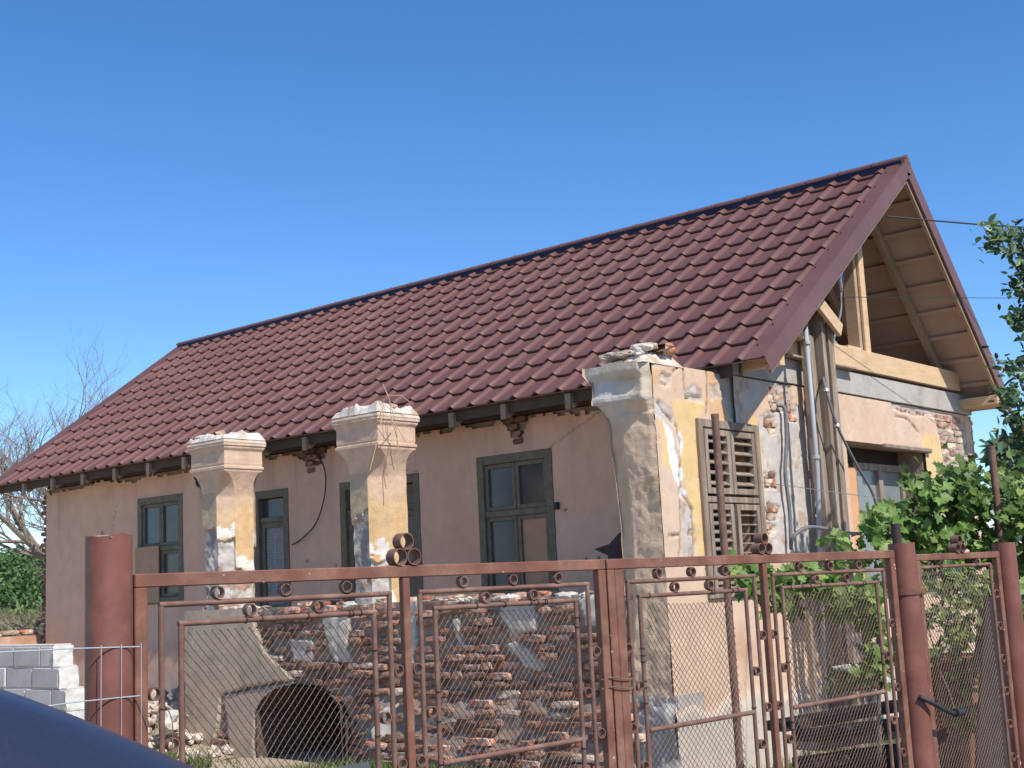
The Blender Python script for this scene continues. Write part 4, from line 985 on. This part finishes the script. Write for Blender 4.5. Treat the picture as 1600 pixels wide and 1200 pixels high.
# ------------------------------------------------------------------ poles behind the gate
def pole(px, py, t_, rr, label, z0=0, mt=M_tube):
    p = dep(px, py, t_); r_ = root('steel_pole', (p[0], p[1], 0), label, 'pole')
    MB().tube([(p[0], p[1], z0), (p[0], p[1], p[2])], rr, 12).build('pipe', mt, r_, auto=True)
    MB().ring((p[0], p[1], p[2]+.002), (0, 0, 1), rr+.001, .02, rr*.3, 12).build('rim', mt, r_, auto=True); return r_
pole(1117, 650, 7.6, .0225, 'slim rusty steel pole standing in front of the louvred shutters')
pole(1399, 822, 6.6, .022, 'short dark pipe directly behind the middle gate post', mt=M_dark)
pole(1549, 700, 8.2, .022, 'rusty vine support pipe poking out above the leaves at the right')

# ------------------------------------------------------------------ block wall at the left
BW = root('block_wall', (-14, 7.2, 0), 'low unfinished wall of grey blocks with pale mortar at the far left', 'wall')
BX = -11.62; hh = .205
ends = [0.36, .27, .22, .13, .06, 0]; tops = []
blk = [MB().box((-.245, -.1, -.098), (.245, .1, .098), .008) for _ in range(1)][0]
bme = bpy.data.meshes.new('block'); bme.from_pydata(blk.v, [], blk.f); bme.materials.append(M_block)
for r in range(6):
    z = .02+hh*(r+.5); x = BX-{5: .22, 4: .12, 3: .0, 2: .0, 1: 0, 0: 0}[r]
    mj = MB(); mj.box((-18, 7.01, z+hh/2-.012), (x, 7.195, z+hh/2+.012), .003); mj.build('mortar_bed', M_mort, BW)
    off = .25 if r % 2 else 0; first = True
    while x > -18:
        L_ = .49 if not (first and off) else .245
        o = bpy.data.objects.new('block', bme); link(o, BW); o.location = Vector((x-L_/2, 7.1, z))-BW.location; o.scale = (L_/.49*.985, 1, .97); o.rotation_euler = (random.gauss(0, .008), 0, random.gauss(0, .01))
        o.location.y += random.uniform(-.008, .008)
        x -= L_+.012; first = False
    xe = BX-{5: .22, 4: .12, 3: .0, 2: .0, 1: 0, 0: 0}[r]
    def f_end(u, v, xe=xe, z=z): return np.stack([xe+.012+.02*fbm(u*9, v*12, 0, int(z*50))+.004*fbm(u*30, v*30, 0, 3), u+.012*fbm(u*2, v*16, 0, 8), v], -1), np.broadcast_to(np.array([.60, .585, .55]), u.shape+(3,))
    relief('lit_end_face', np.linspace(6.99, 7.205, 12), np.linspace(z-.1, z+.1, 12), f_end, M_rough, BW)  # pale slab: sunlight on the block ends put into colour
# yard wall beyond
YW = root('yard_wall', (-17.1, 7, 0), 'low peach plastered yard wall with crumbled brick top beyond the grey blocks', 'wall')
def f_yw(u, v):
    h = .01*fbm(u*3, v*3, 0, 140); C = np.broadcast_to(np.array([.62, .40, .26]), u.shape+(3,)).copy()
    C = mixv(C, clamp((v-1.08+.1*fbm(u*3, v*5, 0, 141))*12, 0, 1), (.45, .25, .16)); C = mixv(C, clamp(fbm(u*4, v*2, 0, 142)*3-.3, 0, 1)*.6, (.66, .58, .48)); return np.stack([-17.1+h, u, v], -1), C
relief('plaster', np.arange(1, 9.95, .04), np.arange(0, 1.28, .03), f_yw, M_rough, YW)
MB().box((-17.4, 1, 0), (-17.13, 9.95, 1.26)).build('core', M_core, YW)
for y in np.arange(3.0, 9.9, .26): brick(YW, (-17.22, y, 1.30+random.uniform(-.015, .01)), math.pi/2, random.choice('rl'), (1, 1.5, 1), .05)

# ------------------------------------------------------------------ rubble at the left of the veranda
stones = MB()
def stone_geo(c, s, seed, mb):
    rs = np.random.default_rng(seed); import bmesh
    bm = bmesh.new(); bmesh.ops.create_icosphere(bm, subdivisions=1, radius=1); V = np.array([v.co[:] for v in bm.verts]); F = [tuple(q.index for q in f.verts) for f in bm.faces]; bm.free()
    V = V*(1+rs.uniform(-.25, .25, len(V)))[:, None]*np.array([s, s*rs.uniform(.6, 1), s*rs.uniform(.4, .8)]); mb.add(V+np.array(c), F)
for k in range(750):
    u = random.random(); x = -14.6+3.6*random.random(); y = 8.0+random.gauss(.4, .55); hgt = .62*math.exp(-((x+12.6)/1.1)**2-((y-8.8)/.8)**2)
    stone_geo((x, y, .05+hgt*random.uniform(.5, 1)), random.uniform(.03, .09), k, stones)
stones.build('rubble_heap', M_stone, kind='stuff')
for k in range(11):
    x, y = -12.2+random.uniform(-.7, .6), 8.35+random.uniform(-.25, .5)
    o = lump('rubble_block', None, (0, 0, 0), (random.uniform(.11, .2), random.uniform(.1, .16), random.uniform(.08, .13)), 700+k, M_stone if k % 4 else M_mort)
    o.location = (x, y, .25+.35*math.exp(-((x+12.4)/.9)**2)); tag(o, 'pale lump of broken masonry lying in the rubble left of the veranda wall', 'rubble', 'masonry lumps left of the veranda')
# heap core under the loose stones
grid_sheet('rubble_ground', -15.2, -10.9, 6.9, 9.88, 60, lambda x, y: .02+.55*np.exp(-((x+12.6)/1.1)**2-((y-8.9)/.8)**2)+.03*fbm(x*3, y*3), M_soil)

# thin dark pointed plate beside the corner pillar
A = on(948, 862, 'Y', 8.75)
t = MB(); P = [on(928, 858, 'Y', 8.75), on(952, 850, 'Y', 8.75), on(968, 832, 'Y', 8.75), on(974, 880, 'Y', 8.75), on(962, 905, 'Y', 8.75), on(945, 905, 'Y', 8.75), on(950, 868, 'Y', 8.75)]
V = [p for p in P]+[p+np.array([0, .02, 0]) for p in P]; n = len(P)
t.add(V, [tuple(range(n)), tuple(range(n, 2*n))[::-1]]+[(i, i+n, (i+1) % n+n, (i+1) % n) for i in range(n)])
tag(t.build('dark_plate', M_dark), 'dark pointed scrap of sheet metal sticking up beside the corner pillar foot', 'plate')

# ------------------------------------------------------------------ foliage
def leaf_mesh(name, kind, mt):
    if kind == 'vine': prof = [(0, 0), (.35, -.12), (.52, .18), (.34, .30), (.46, .62), (.2, .62), (0, 1.0), (-.2, .62), (-.46, .62), (-.34, .30), (-.52, .18), (-.35, -.12)]
    else: prof = [(0, 0), (.22, .25), (.27, .5), (.17, .78), (0, 1.05), (-.17, .78), (-.27, .5), (-.22, .25)]
    V = [(x, y, .16*abs(x)-.12*(y-.4)**2) for x, y in prof]; c = len(V); V.append((0, .42, -.03)); n = len(prof)
    me = bpy.data.meshes.new(name); me.from_pydata(V, [], [(i, (i+1) % n, c) for i in range(n)]); me.materials.append(mt); return me
LM = {('vine', 0): leaf_mesh('leaf', 'vine', M_leaf), ('vine', 1): leaf_mesh('leaf', 'vine', M_leaf2), ('oval', 0): leaf_mesh('leaf', 'oval', M_leafd), ('oval', 1): leaf_mesh('leaf', 'oval', M_leaf2)}
def leaves(parent, pts, kind, size, nobj, alt=.2, face=None):
    """pts world positions; the nearest nobj leaves are single objects, the rest one mesh"""
    pts = sorted(pts, key=lambda p: (p[0]-CAMPOS[0])**2+(p[1]-CAMPOS[1])**2); org = origin(parent)
    rest = {0: ([], []), 1: ([], [])}
    idx = set(range(0, len(pts))) if len(pts) <= nobj else set(range(nobj))
    for i, p in enumerate(pts):
        v = 1 if random.random() < alt else 0; me = LM[(kind, v)]; s = size*random.uniform(.6, 1.2)
        nrm = Vector((random.gauss(.5, .55), random.gauss(-.35, .55), random.gauss(.55, .5))).normalized()
        q = nrm.to_track_quat('Z', 'Y').to_matrix().to_4x4() @ Matrix.Rotation(random.uniform(0, 6.28), 4, 'Z')
        M4 = Matrix.Translation(Vector(p)-Vector(org)) @ q @ Matrix.Scale(s, 4)
        if i in idx:
            o = bpy.data.objects.new('leaf', me); link(o, parent); o.matrix_local = M4
        else:
            V, F = rest[v]; b0 = len(V); V += [tuple(M4 @ w_.co) for w_ in me.vertices]; F += [tuple(k+b0 for k in f.vertices) for f in me.polygons]
    for v, (V, F) in rest.items():
        if V: npmesh('leaves', np.array(V), F, LM[(kind, v)].materials[0], parent, rel=False, kind='stuff')
def blob(cx, cy, rx, ry, t_, n, dt=.5):
    out = []
    while len(out) < n:
        a, b_, c = RNG.uniform(-1, 1, 3)
        if a*a+b_*b_+c*c > 1: continue
        x = cx+a*rx; y = cy+b_*ry
        if noise(x/26., y/26., 0, 77) < -.30: continue
        out.append(dep(x, y, t_+c*dt))
    return out
def stem(parent, pts, r0, r1, mt=M_bark, name='stem', n=6):
    c = curve(pts); MB().tube(c, [r0+(r1-r0)*i/(len(c)-1) for i in range(len(c))], n).build(name, mt, parent, smooth=True)
base = dep(1520, 1190, 8.4); base[2] = 0
V1 = root('grape_vine', base, 'big leafy grape vine spilling over the right side before the recessed gable window', 'vine')
pts = []
for b_ in ((1395, 800, 42, 30, 8.3, 80), (1360, 835, 32, 22, 8.2, 50), (1445, 785, 50, 42, 8.4, 170), (1500, 790, 60, 62, 8.5, 300), (1560, 800, 60, 70, 8.4, 340), (1470, 840, 70, 42, 8.3, 220), (1390, 860, 60, 26, 8.2, 70),
           (1620, 850, 50, 100, 8.3, 320), (1590, 960, 28, 120, 8.2, 160), (1540, 900, 55, 50, 8.3, 200), (1320, 838, 24, 12, 8.1, 16), (1455, 905, 45, 40, 8.2, 60), (1520, 745, 50, 18, 8.5, 60), (1330, 870, 30, 24, 8.1, 26)): pts += blob(*b_)
leaves(V1, pts+[p+RNG.normal(0, .06, 3) for p in pts[::2]], 'vine', .072, 290, .3)
for a in ([(1540, 1190), (1530, 1000), (1545, 880), (1560, 800)], [(1545, 880), (1480, 830), (1400, 815), (1330, 838)], [(1545, 880), (1500, 800), (1440, 770)], [(1560, 1190), (1590, 980), (1610, 850)]):
    stem(V1, [dep(x, y, 8.35) for x, y in a], .022, .005)
base = dep(1280, 1190, 8.0); base[2] = 0
V2 = root('grape_vine', base, 'young vine hanging along the top bar behind the right gate leaf', 'vine')
pts = []
for b_ in ((1165, 900, 30, 18, 7.6, 36), (1215, 925, 30, 28, 7.5, 42), (1262, 905, 36, 24, 7.5, 60), (1235, 950, 22, 22, 7.5, 18), (1318, 918, 40, 34, 7.5, 60), (1362, 945, 28, 45, 7.6, 60), (1372, 1010, 20, 50, 7.6, 40), (1365, 1050, 26, 30, 7.6, 24), (1310, 950, 22, 18, 7.5, 16), (1200, 890, 20, 8, 7.6, 8), (1330, 1060, 40, 14, 7.6, 14)): pts += blob(*b_, dt=.25)
leaves(V2, pts+[p+RNG.normal(0, .05, 3) for p in pts[::2]], 'vine', .072, 290, .35)
stem(V2, [dep(x, y, 7.6) for x, y in ((1375, 1190), (1372, 1050), (1365, 950), (1310, 912), (1240, 905), (1150, 900))], .014, .004)
base = dep(1490, 1190, 7.8); base[2] = 0
SB = root('garden_shrub', base, 'loose light green shrub growing behind the narrow side gate mesh', 'shrub')
pts = []
for b_ in ((1480, 960, 42, 50, 7.6, 150), (1500, 1020, 40, 60, 7.6, 200), (1510, 1100, 30, 60, 7.5, 160), (1470, 900, 30, 30, 7.6, 50), (1530, 920, 26, 60, 7.6, 90), (1450, 1000, 20, 40, 7.6, 60)): pts += blob(*b_, dt=.3)
leaves(SB, pts, 'oval', .06, 200, .6)
for a in ([(1490, 1200), (1500, 1050), (1480, 920)], [(1500, 1200), (1520, 1060), (1530, 930)], [(1485, 1200), (1470, 1060), (1450, 980)]): stem(SB, [dep(x, y, 7.6) for x, y in a], .01, .003)
# tree at the right
base = dep(1760, 1100, 11.2); base[2] = 0
TR = root('fruit_tree', base, 'leafy tree reaching in from the right edge beside the roof corner', 'tree')
tt_ = [base, dep(1745, 900, 11.0), dep(1720, 700, 11.0), dep(1700, 500, 10.8), dep(1690, 300, 10.8)]
stem(TR, tt_, .14, .03, name='trunk', n=9)
for a in ([(1720, 700), (1660, 560), (1600, 440), (1550, 352)], [(1715, 640), (1650, 620), (1590, 590), (1555, 620)], [(1705, 560), (1640, 500), (1590, 500), (1572, 492)], [(1705, 560), (1650, 430), (1580, 380), (1545, 375)], [(1730, 780), (1660, 720), (1600, 690), (1560, 680)], [(1700, 500), (1660, 400), (1600, 350)]):
    stem(TR, [dep(x, y, 10.6) for x, y in a], .028, .004, name='branch')
pts = []
for b_ in ((1560, 352, 24, 14, 10.4, 26), (1585, 372, 42, 22, 10.4, 90), (1555, 385, 22, 14, 10.4, 18), (1590, 405, 36, 28, 10.4, 80), (1608, 440, 36, 34, 10.4, 100), (1590, 462, 22, 14, 10.4, 22), (1612, 500, 34, 40, 10.4, 80), (1578, 498, 16, 8, 10.4, 16), (1600, 565, 20, 22, 10.4, 28),
           (1575, 575, 22, 14, 10.3, 28), (1590, 620, 40, 34, 10.3, 100), (1620, 680, 50, 60, 10.4, 220), (1580, 668, 30, 20, 10.4, 40), (1650, 450, 50, 120, 10.6, 300), (1680, 640, 60, 120, 10.8, 300)): pts += blob(*b_, dt=.3)
leaves(TR, pts+[p+RNG.normal(0, .06, 3) for p in pts[::2]], 'oval', .078, 290, .18)
# darker hedge behind it
base = dep(1590, 900, 16.5); base[2] = 0
HB = root('dark_bush', base, 'dark dense bush in shade behind the right end of the gable', 'bush')
pts = []
for b_ in ((1600, 760, 60, 100, 17, 900), (1570, 720, 30, 50, 17, 260), (1560, 860, 60, 90, 17, 1500), (1630, 900, 60, 120, 17, 900), (1550, 820, 50, 40, 16.5, 900)): pts += blob(*b_, dt=.8)
leaves(HB, pts, 'oval', .2, 60, .02)
stem(HB, [base, dep(1600, 800, 17), dep(1595, 720, 17)], .06, .02, name='trunk')
# bushes far left
def leafcloud(name, parent, c, rad, n, sz, mt, seed):
    rs = np.random.default_rng(seed); V = np.zeros((n*4, 3)); d = rs.normal(size=(n, 3)); d /= np.linalg.norm(d, axis=1)[:, None]
    r_ = rs.uniform(.55, 1, n)**.6; r_ *= 1+.35*fbm(d[:, 0]*2.2+seed, d[:, 1]*2.2, d[:, 2]*2.2, seed)
    P = d*r_[:, None]*np.array(rad)+np.array(c); a = rs.normal(size=(n, 3)); a /= np.linalg.norm(a, axis=1)[:, None]; b_ = np.cross(a, rs.normal(size=(n, 3))); b_ /= np.linalg.norm(b_, axis=1)[:, None]
    s = sz*rs.uniform(.6, 1.3, n)[:, None]
    V[0::4] = P-a*s; V[1::4] = P+b_*s*.5; V[2::4] = P+a*s; V[3::4] = P-b_*s*.5
    keep = V[:, 2].reshape(-1, 4).min(1) > .02; F = np.arange(n*4).reshape(-1, 4)[keep]
    return npmesh(name, V, F, mt, parent)
for k, (px, t_, rx, rz, lab) in enumerate(((-70, 34, 3.2, 1.75, 'bright green bush at the far left edge beyond the yard wall'), (25, 36, 3.0, 2.2, 'rounded green bush left of the house end, beyond the yard wall'), (95, 40, 3.4, 2.3, 'green bush half hidden behind the far corner of the house'))):
    p = dep(px, 900, t_); t = root('bush', (p[0], p[1], 0), lab, 'bush', 'bushes beyond the yard wall')
    leafcloud('crown', t, (p[0], p[1], 1.1), (rx, rx, rz), 16000, .09, M_bush, 900+k); MB().tube([(p[0], p[1], 0), (p[0], p[1], 1.5)], .08, 7).build('trunk', M_bark, t)
p = dep(10, 960, 30); t = root('low_weeds', (p[0], p[1], 0), 'pale green weeds along the top of the yard wall', 'weeds'); leafcloud('crown', t, (p[0], p[1], .9), (2.6, 2.6, .75), 5000, .08, M_leaf2, 77)
# bare tree
def bare(parent, base, seed, h, lean=(0, 0), mx=5):
    rs = random.Random(seed); mbs = [MB()]; limbs = []
    def grow(p, d, L_, r_, lv, mb):
        pts = [p]; n = 5; rr = [r_]
        for i in range(n):
            d = (d+Vector((rs.gauss(0, .16), rs.gauss(0, .16), rs.gauss(.05, .12)))).normalized(); p = p+d*(L_/n); pts.append(p); rr.append(r_*(1-.55*(i+1)/n))
            if lv < mx and i >= 1:
                for _ in range(1 if rs.random() < .8 else 2):
                    ax = Vector((rs.gauss(0, 1), rs.gauss(0, 1), rs.gauss(0, .6))).normalized(); nd = (d+ax*rs.uniform(.55, 1.0)).normalized()
                    grow(p, nd, L_*rs.uniform(.48, .74), rr[-1]*.71, lv+1, mb)
        mb.tube(pts, rr, 4 if lv > 2 else 6, False)
    t = MB(); b = Vector(base); t.tube([b, b+Vector((.1, 0, h*.22)), b+Vector((.15, .1, h*.36))], [.17, .14, .12], 8); t.build('trunk', M_dry, parent, smooth=True)
    for k in range(7):
        a = k*.9+rs.uniform(-.3, .3); mb = MB(); grow(b+Vector((.12, .06, h*(.18+.025*k))), Vector((math.cos(a)*.8+lean[0], math.sin(a)*.8+lean[1], .75)).normalized(), h*.36, .075, 1, mb); mb.build('branch', M_dry, parent)
p = dep(115, 900, 25); t = root('bare_tree', (p[0], p[1], 0), 'leafless grey tree with fine twigs rising behind the left end of the roof', 'tree'); bare(t, (p[0], p[1], 0), 4, 6.3, (.0, 0))
# small dead shrub left of the house end
p = dep(50, 900, 24); t = root('dead_shrub', (p[0], p[1], 0), 'small leafless shrub in front of the green bushes at the far left', 'shrub'); bare(t, (p[0], p[1], 0), 9, 2.0, (.1, 0), 4)

# grass
def grass(name, x0, x1, y0, y1, n, hmin, hmax, seed, mt=M_grass, zf=lambda x, y: .04):
    rs = np.random.default_rng(seed); x = rs.uniform(x0, x1, n*3); y = rs.uniform(y0, y1, n*3); k = (fbm(x*1.2, y*1.2, 0, seed) > -.08); x = x[k][:n]; y = y[k][:n]; n = len(x)
    h = rs.uniform(hmin, hmax, n); a = rs.uniform(0, 6.28, n); ln = rs.normal(0, .35, (n, 2)); w_ = .006; z = zf(x, y)+0*x
    V = np.zeros((n, 5, 3)); dx, dy = np.cos(a)*w_, np.sin(a)*w_
    V[:, 0] = np.stack([x-dx, y-dy, z], -1); V[:, 1] = np.stack([x+dx, y+dy, z], -1)
    V[:, 2] = np.stack([x+dx*.7+ln[:, 0]*h*.3, y+dy*.7+ln[:, 1]*h*.3, z+h*.6], -1); V[:, 3] = np.stack([x-dx*.7+ln[:, 0]*h*.3, y-dy*.7+ln[:, 1]*h*.3, z+h*.6], -1); V[:, 4] = np.stack([x+ln[:, 0]*h, y+ln[:, 1]*h, z+h], -1)
    i = np.arange(n)*5; F = [tuple(q) for q in np.stack([i, i+1, i+2, i+3], -1)]+[tuple(q) for q in np.stack([i+3, i+2, i+4], -1)]
    npmesh(name, V.reshape(-1, 3), F, mt, None, kind='stuff')
grass('yard_grass', -12, -3.6, 5.6, 8.2, 5000, .03, .09, 1)
grass('yard_grass', -5.6, -3.3, 7.0, 15, 4000, .04, .16, 2)
grass('wall_foot_grass', -9.3, -5.7, 7.8, 8.25, 1500, .05, .18, 5)
grass('wall_foot_grass', -12.2, -10.5, 7.6, 8.3, 1100, .08, .24, 7)

# ------------------------------------------------------------------ stored things behind the right gates
def thing_box(name, c, size, ang, mt, label, cat): 
    t = MB(); t.obox(c, (math.cos(ang), math.sin(ang), 0), (-math.sin(ang), math.cos(ang), 0), size, .01); return t
p = dep(1482, 1130, 8.0)
t = root('rusty_stove', (p[0], p[1], 0), 'rusty brown sheet metal stove standing behind the narrow side gate', 'stove')
MB().box((p[0]-.2, p[1]-.17, .3), (p[0]+.2, p[1]+.17, 1.02), .012).build('body', M_rust, t)
MB().box((p[0]-.24, p[1]-.22, 1.022), (p[0]+.24, p[1]+.3, 1.06), .008).build('top_plate', M_rust, t)
MB().box((p[0]+.2, p[1]-.11, .5), (p[0]+.212, p[1]+.1, .8), .004).build('door', M_rust, t)
for a in (-.16, .16):
    for b_ in (-.13, .13): MB().box((p[0]+a-.02, p[1]+b_-.02, 0), (p[0]+a+.02, p[1]+b_+.02, .298)).build('leg', M_rust, t)
p = dep(1555, 1100, 7.3)
t = root('dark_sheet', (p[0], p[1], 0), 'large dark sheet leaning upright behind the rightmost gate stile', 'sheet')
MB().beam((p[0]-.12, p[1], .0), (p[0]+.1, p[1]+.02, 1.42), .55, .012, (1, 0, 0)).build('sheet_panel', M_dark, t)
for k in range(9):
    p = dep(1345, 1150, 8.3+.05*k); o = MB(); L_ = 1.3
    z = .36+.075*k; o.obox((0, 0, 0), (math.cos(1.35+.13*math.sin(k*2.3)), math.sin(1.35+.13*math.sin(k*2.3)), .03*math.sin(k*5)), (0, 0, 1), (L_*random.uniform(.8, 1), .06, .18), .006)
    q = o.build('old_plank', M_dark if k % 3 else M_grey); q.location = (p[0]+.1*math.sin(k*3), p[1]+.08*math.cos(k*2), z-.3)  # most planks coloured dark to paint the shade they lie in
    tag(q, ['lowest plank of the stack behind the right gate leaf', 'second lowest plank of the stack behind the right gate leaf', 'third plank up in the stack behind the right gate leaf', 'fourth plank up in the stack behind the right gate leaf', 'middle plank of the stack behind the right gate leaf', 'sixth plank up in the stack behind the right gate leaf', 'third plank from the top of the stack behind the right gate leaf', 'plank just under the topmost one in the stack behind the right gate leaf', 'topmost plank of the stack behind the right gate leaf'][k], 'plank', 'planks stacked behind the right gate leaf')
p = dep(1345, 1062, 8.1); t = root('clay_pot', (p[0], p[1], 0), 'white-rimmed clay trough on the plank stack behind the right gate leaf', 'pot')
t.location = (p[0], p[1], .68)
MB().obox((p[0], p[1], .76+.18), GD, GN, (.34, .16, .12), .015).build('trough', M_rust, t); MB().obox((p[0], p[1], .76+.255), GD, GN, (.36, .18, .028), .01).build('rim', M_mort, t)

# ------------------------------------------------------------------ parked car at the left
CX, CY = -2.15, .40
car = root('parked_car', (CX, CY, 0), 'dark blue car parked at the lower left, only its dusty rounded roof edge in view', 'car')
L0, L9 = -2.45, 2.1                 # along Y, rear towards +Y
def carpt(y, k):
    # cross-section heights along the length
    zr = np.interp(y, [-2.45, -2.2, -1.3, -.6, -.1, .4, .9, 1.4, 1.9, 2.1], [.62, .86, 1.0, 1.44, 1.55, 1.58, 1.335, 1.05, .72, .5])
    wr = np.interp(y, [-2.45, -2.2, -1.3, -.4, .6, 1.4, 2.1], [.62, .80, .86, .60, .62, .66, .78])
    wb = np.interp(y, [-2.45, -2.1, -1.4, 1.5, 2.0, 2.1], [.70, .83, .88, .88, .84, .76])
    zb = min(.93, zr-.05)
    P = [(-wb*.96, .25), (-wb, .5), (-wb, .75), (-wb*.97, zb), (-(wb+wr)/2*.98, (zb+zr)/2), (-wr, zr-.07), (-wr*.86, zr-.018), (-wr*.5, zr), (0, zr+.008)]
    P += [(-a, b_) for a, b_ in P[-2::-1]]; return P[k]
ys = np.concatenate([np.linspace(-2.45, -2.1, 5), np.linspace(-1.9, 1.3, 17), np.linspace(1.4, 2.1, 9)]); V = []; n = 17
for y in ys:
    for k in range(n): a, z = carpt(y, k); V.append((CX+a, CY+y, z))
F = [(i*n+k, i*n+k+1, (i+1)*n+k+1, (i+1)*n+k) for i in range(len(ys)-1) for k in range(n-1)]
F += [tuple(range(n)), tuple((len(ys)-1)*n+k for k in range(n))[::-1]]
o = npmesh('body', np.array(V), F, M_car, car, None, True); md = o.modifiers.new('smooth', 'SUBSURF'); md.levels = 2; md.render_levels = 2
for sg in (-1, 1):
    s = MB()
    for y0, y1 in ((-.75, .1), (.18, 1.0)):
        a = [carpt(y0+.12*(y0 < 0), 4), carpt(y1, 4)]; 
        P = [(CX+sg*.885*1, CY+y0, .955), (CX+sg*.885, CY+y1, .955), (CX+sg*.70, CY+y1-.04, 1.36), (CX+sg*.70, CY+y0+(.5 if y0 < 0 else .05), 1.36)]
        s.add(P, [(0, 1, 2, 3)])
    s.build('side_glass', M_glass, car)
    MB().box((CX+sg*.9, CY-.85, .95), (CX+sg*1.05, CY-.72, 1.08), .03).build('mirror', M_car, car)
    MB().box((CX+sg*.62, CY+2.06, .72), (CX+sg*.82, CY+2.115, .92), .02).build('tail_light', M_lamp, car)
    MB().box((CX+sg*.5, CY-2.47, .6), (CX+sg*.78, CY-2.38, .72), .02).build('headlight', M_glass, car)
    for yy in (-1.55, 1.3):
        t = MB().ring((CX+sg*.80, CY+yy, .31), (1, 0, 0), .31, .2, .11, 28).build('wheel', M_tyre, car, auto=True)
        MB().ring((CX+sg*.83, CY+yy, .31), (1, 0, 0), .2, .12, .17, 20).build('rim', M_rim, t, auto=True)
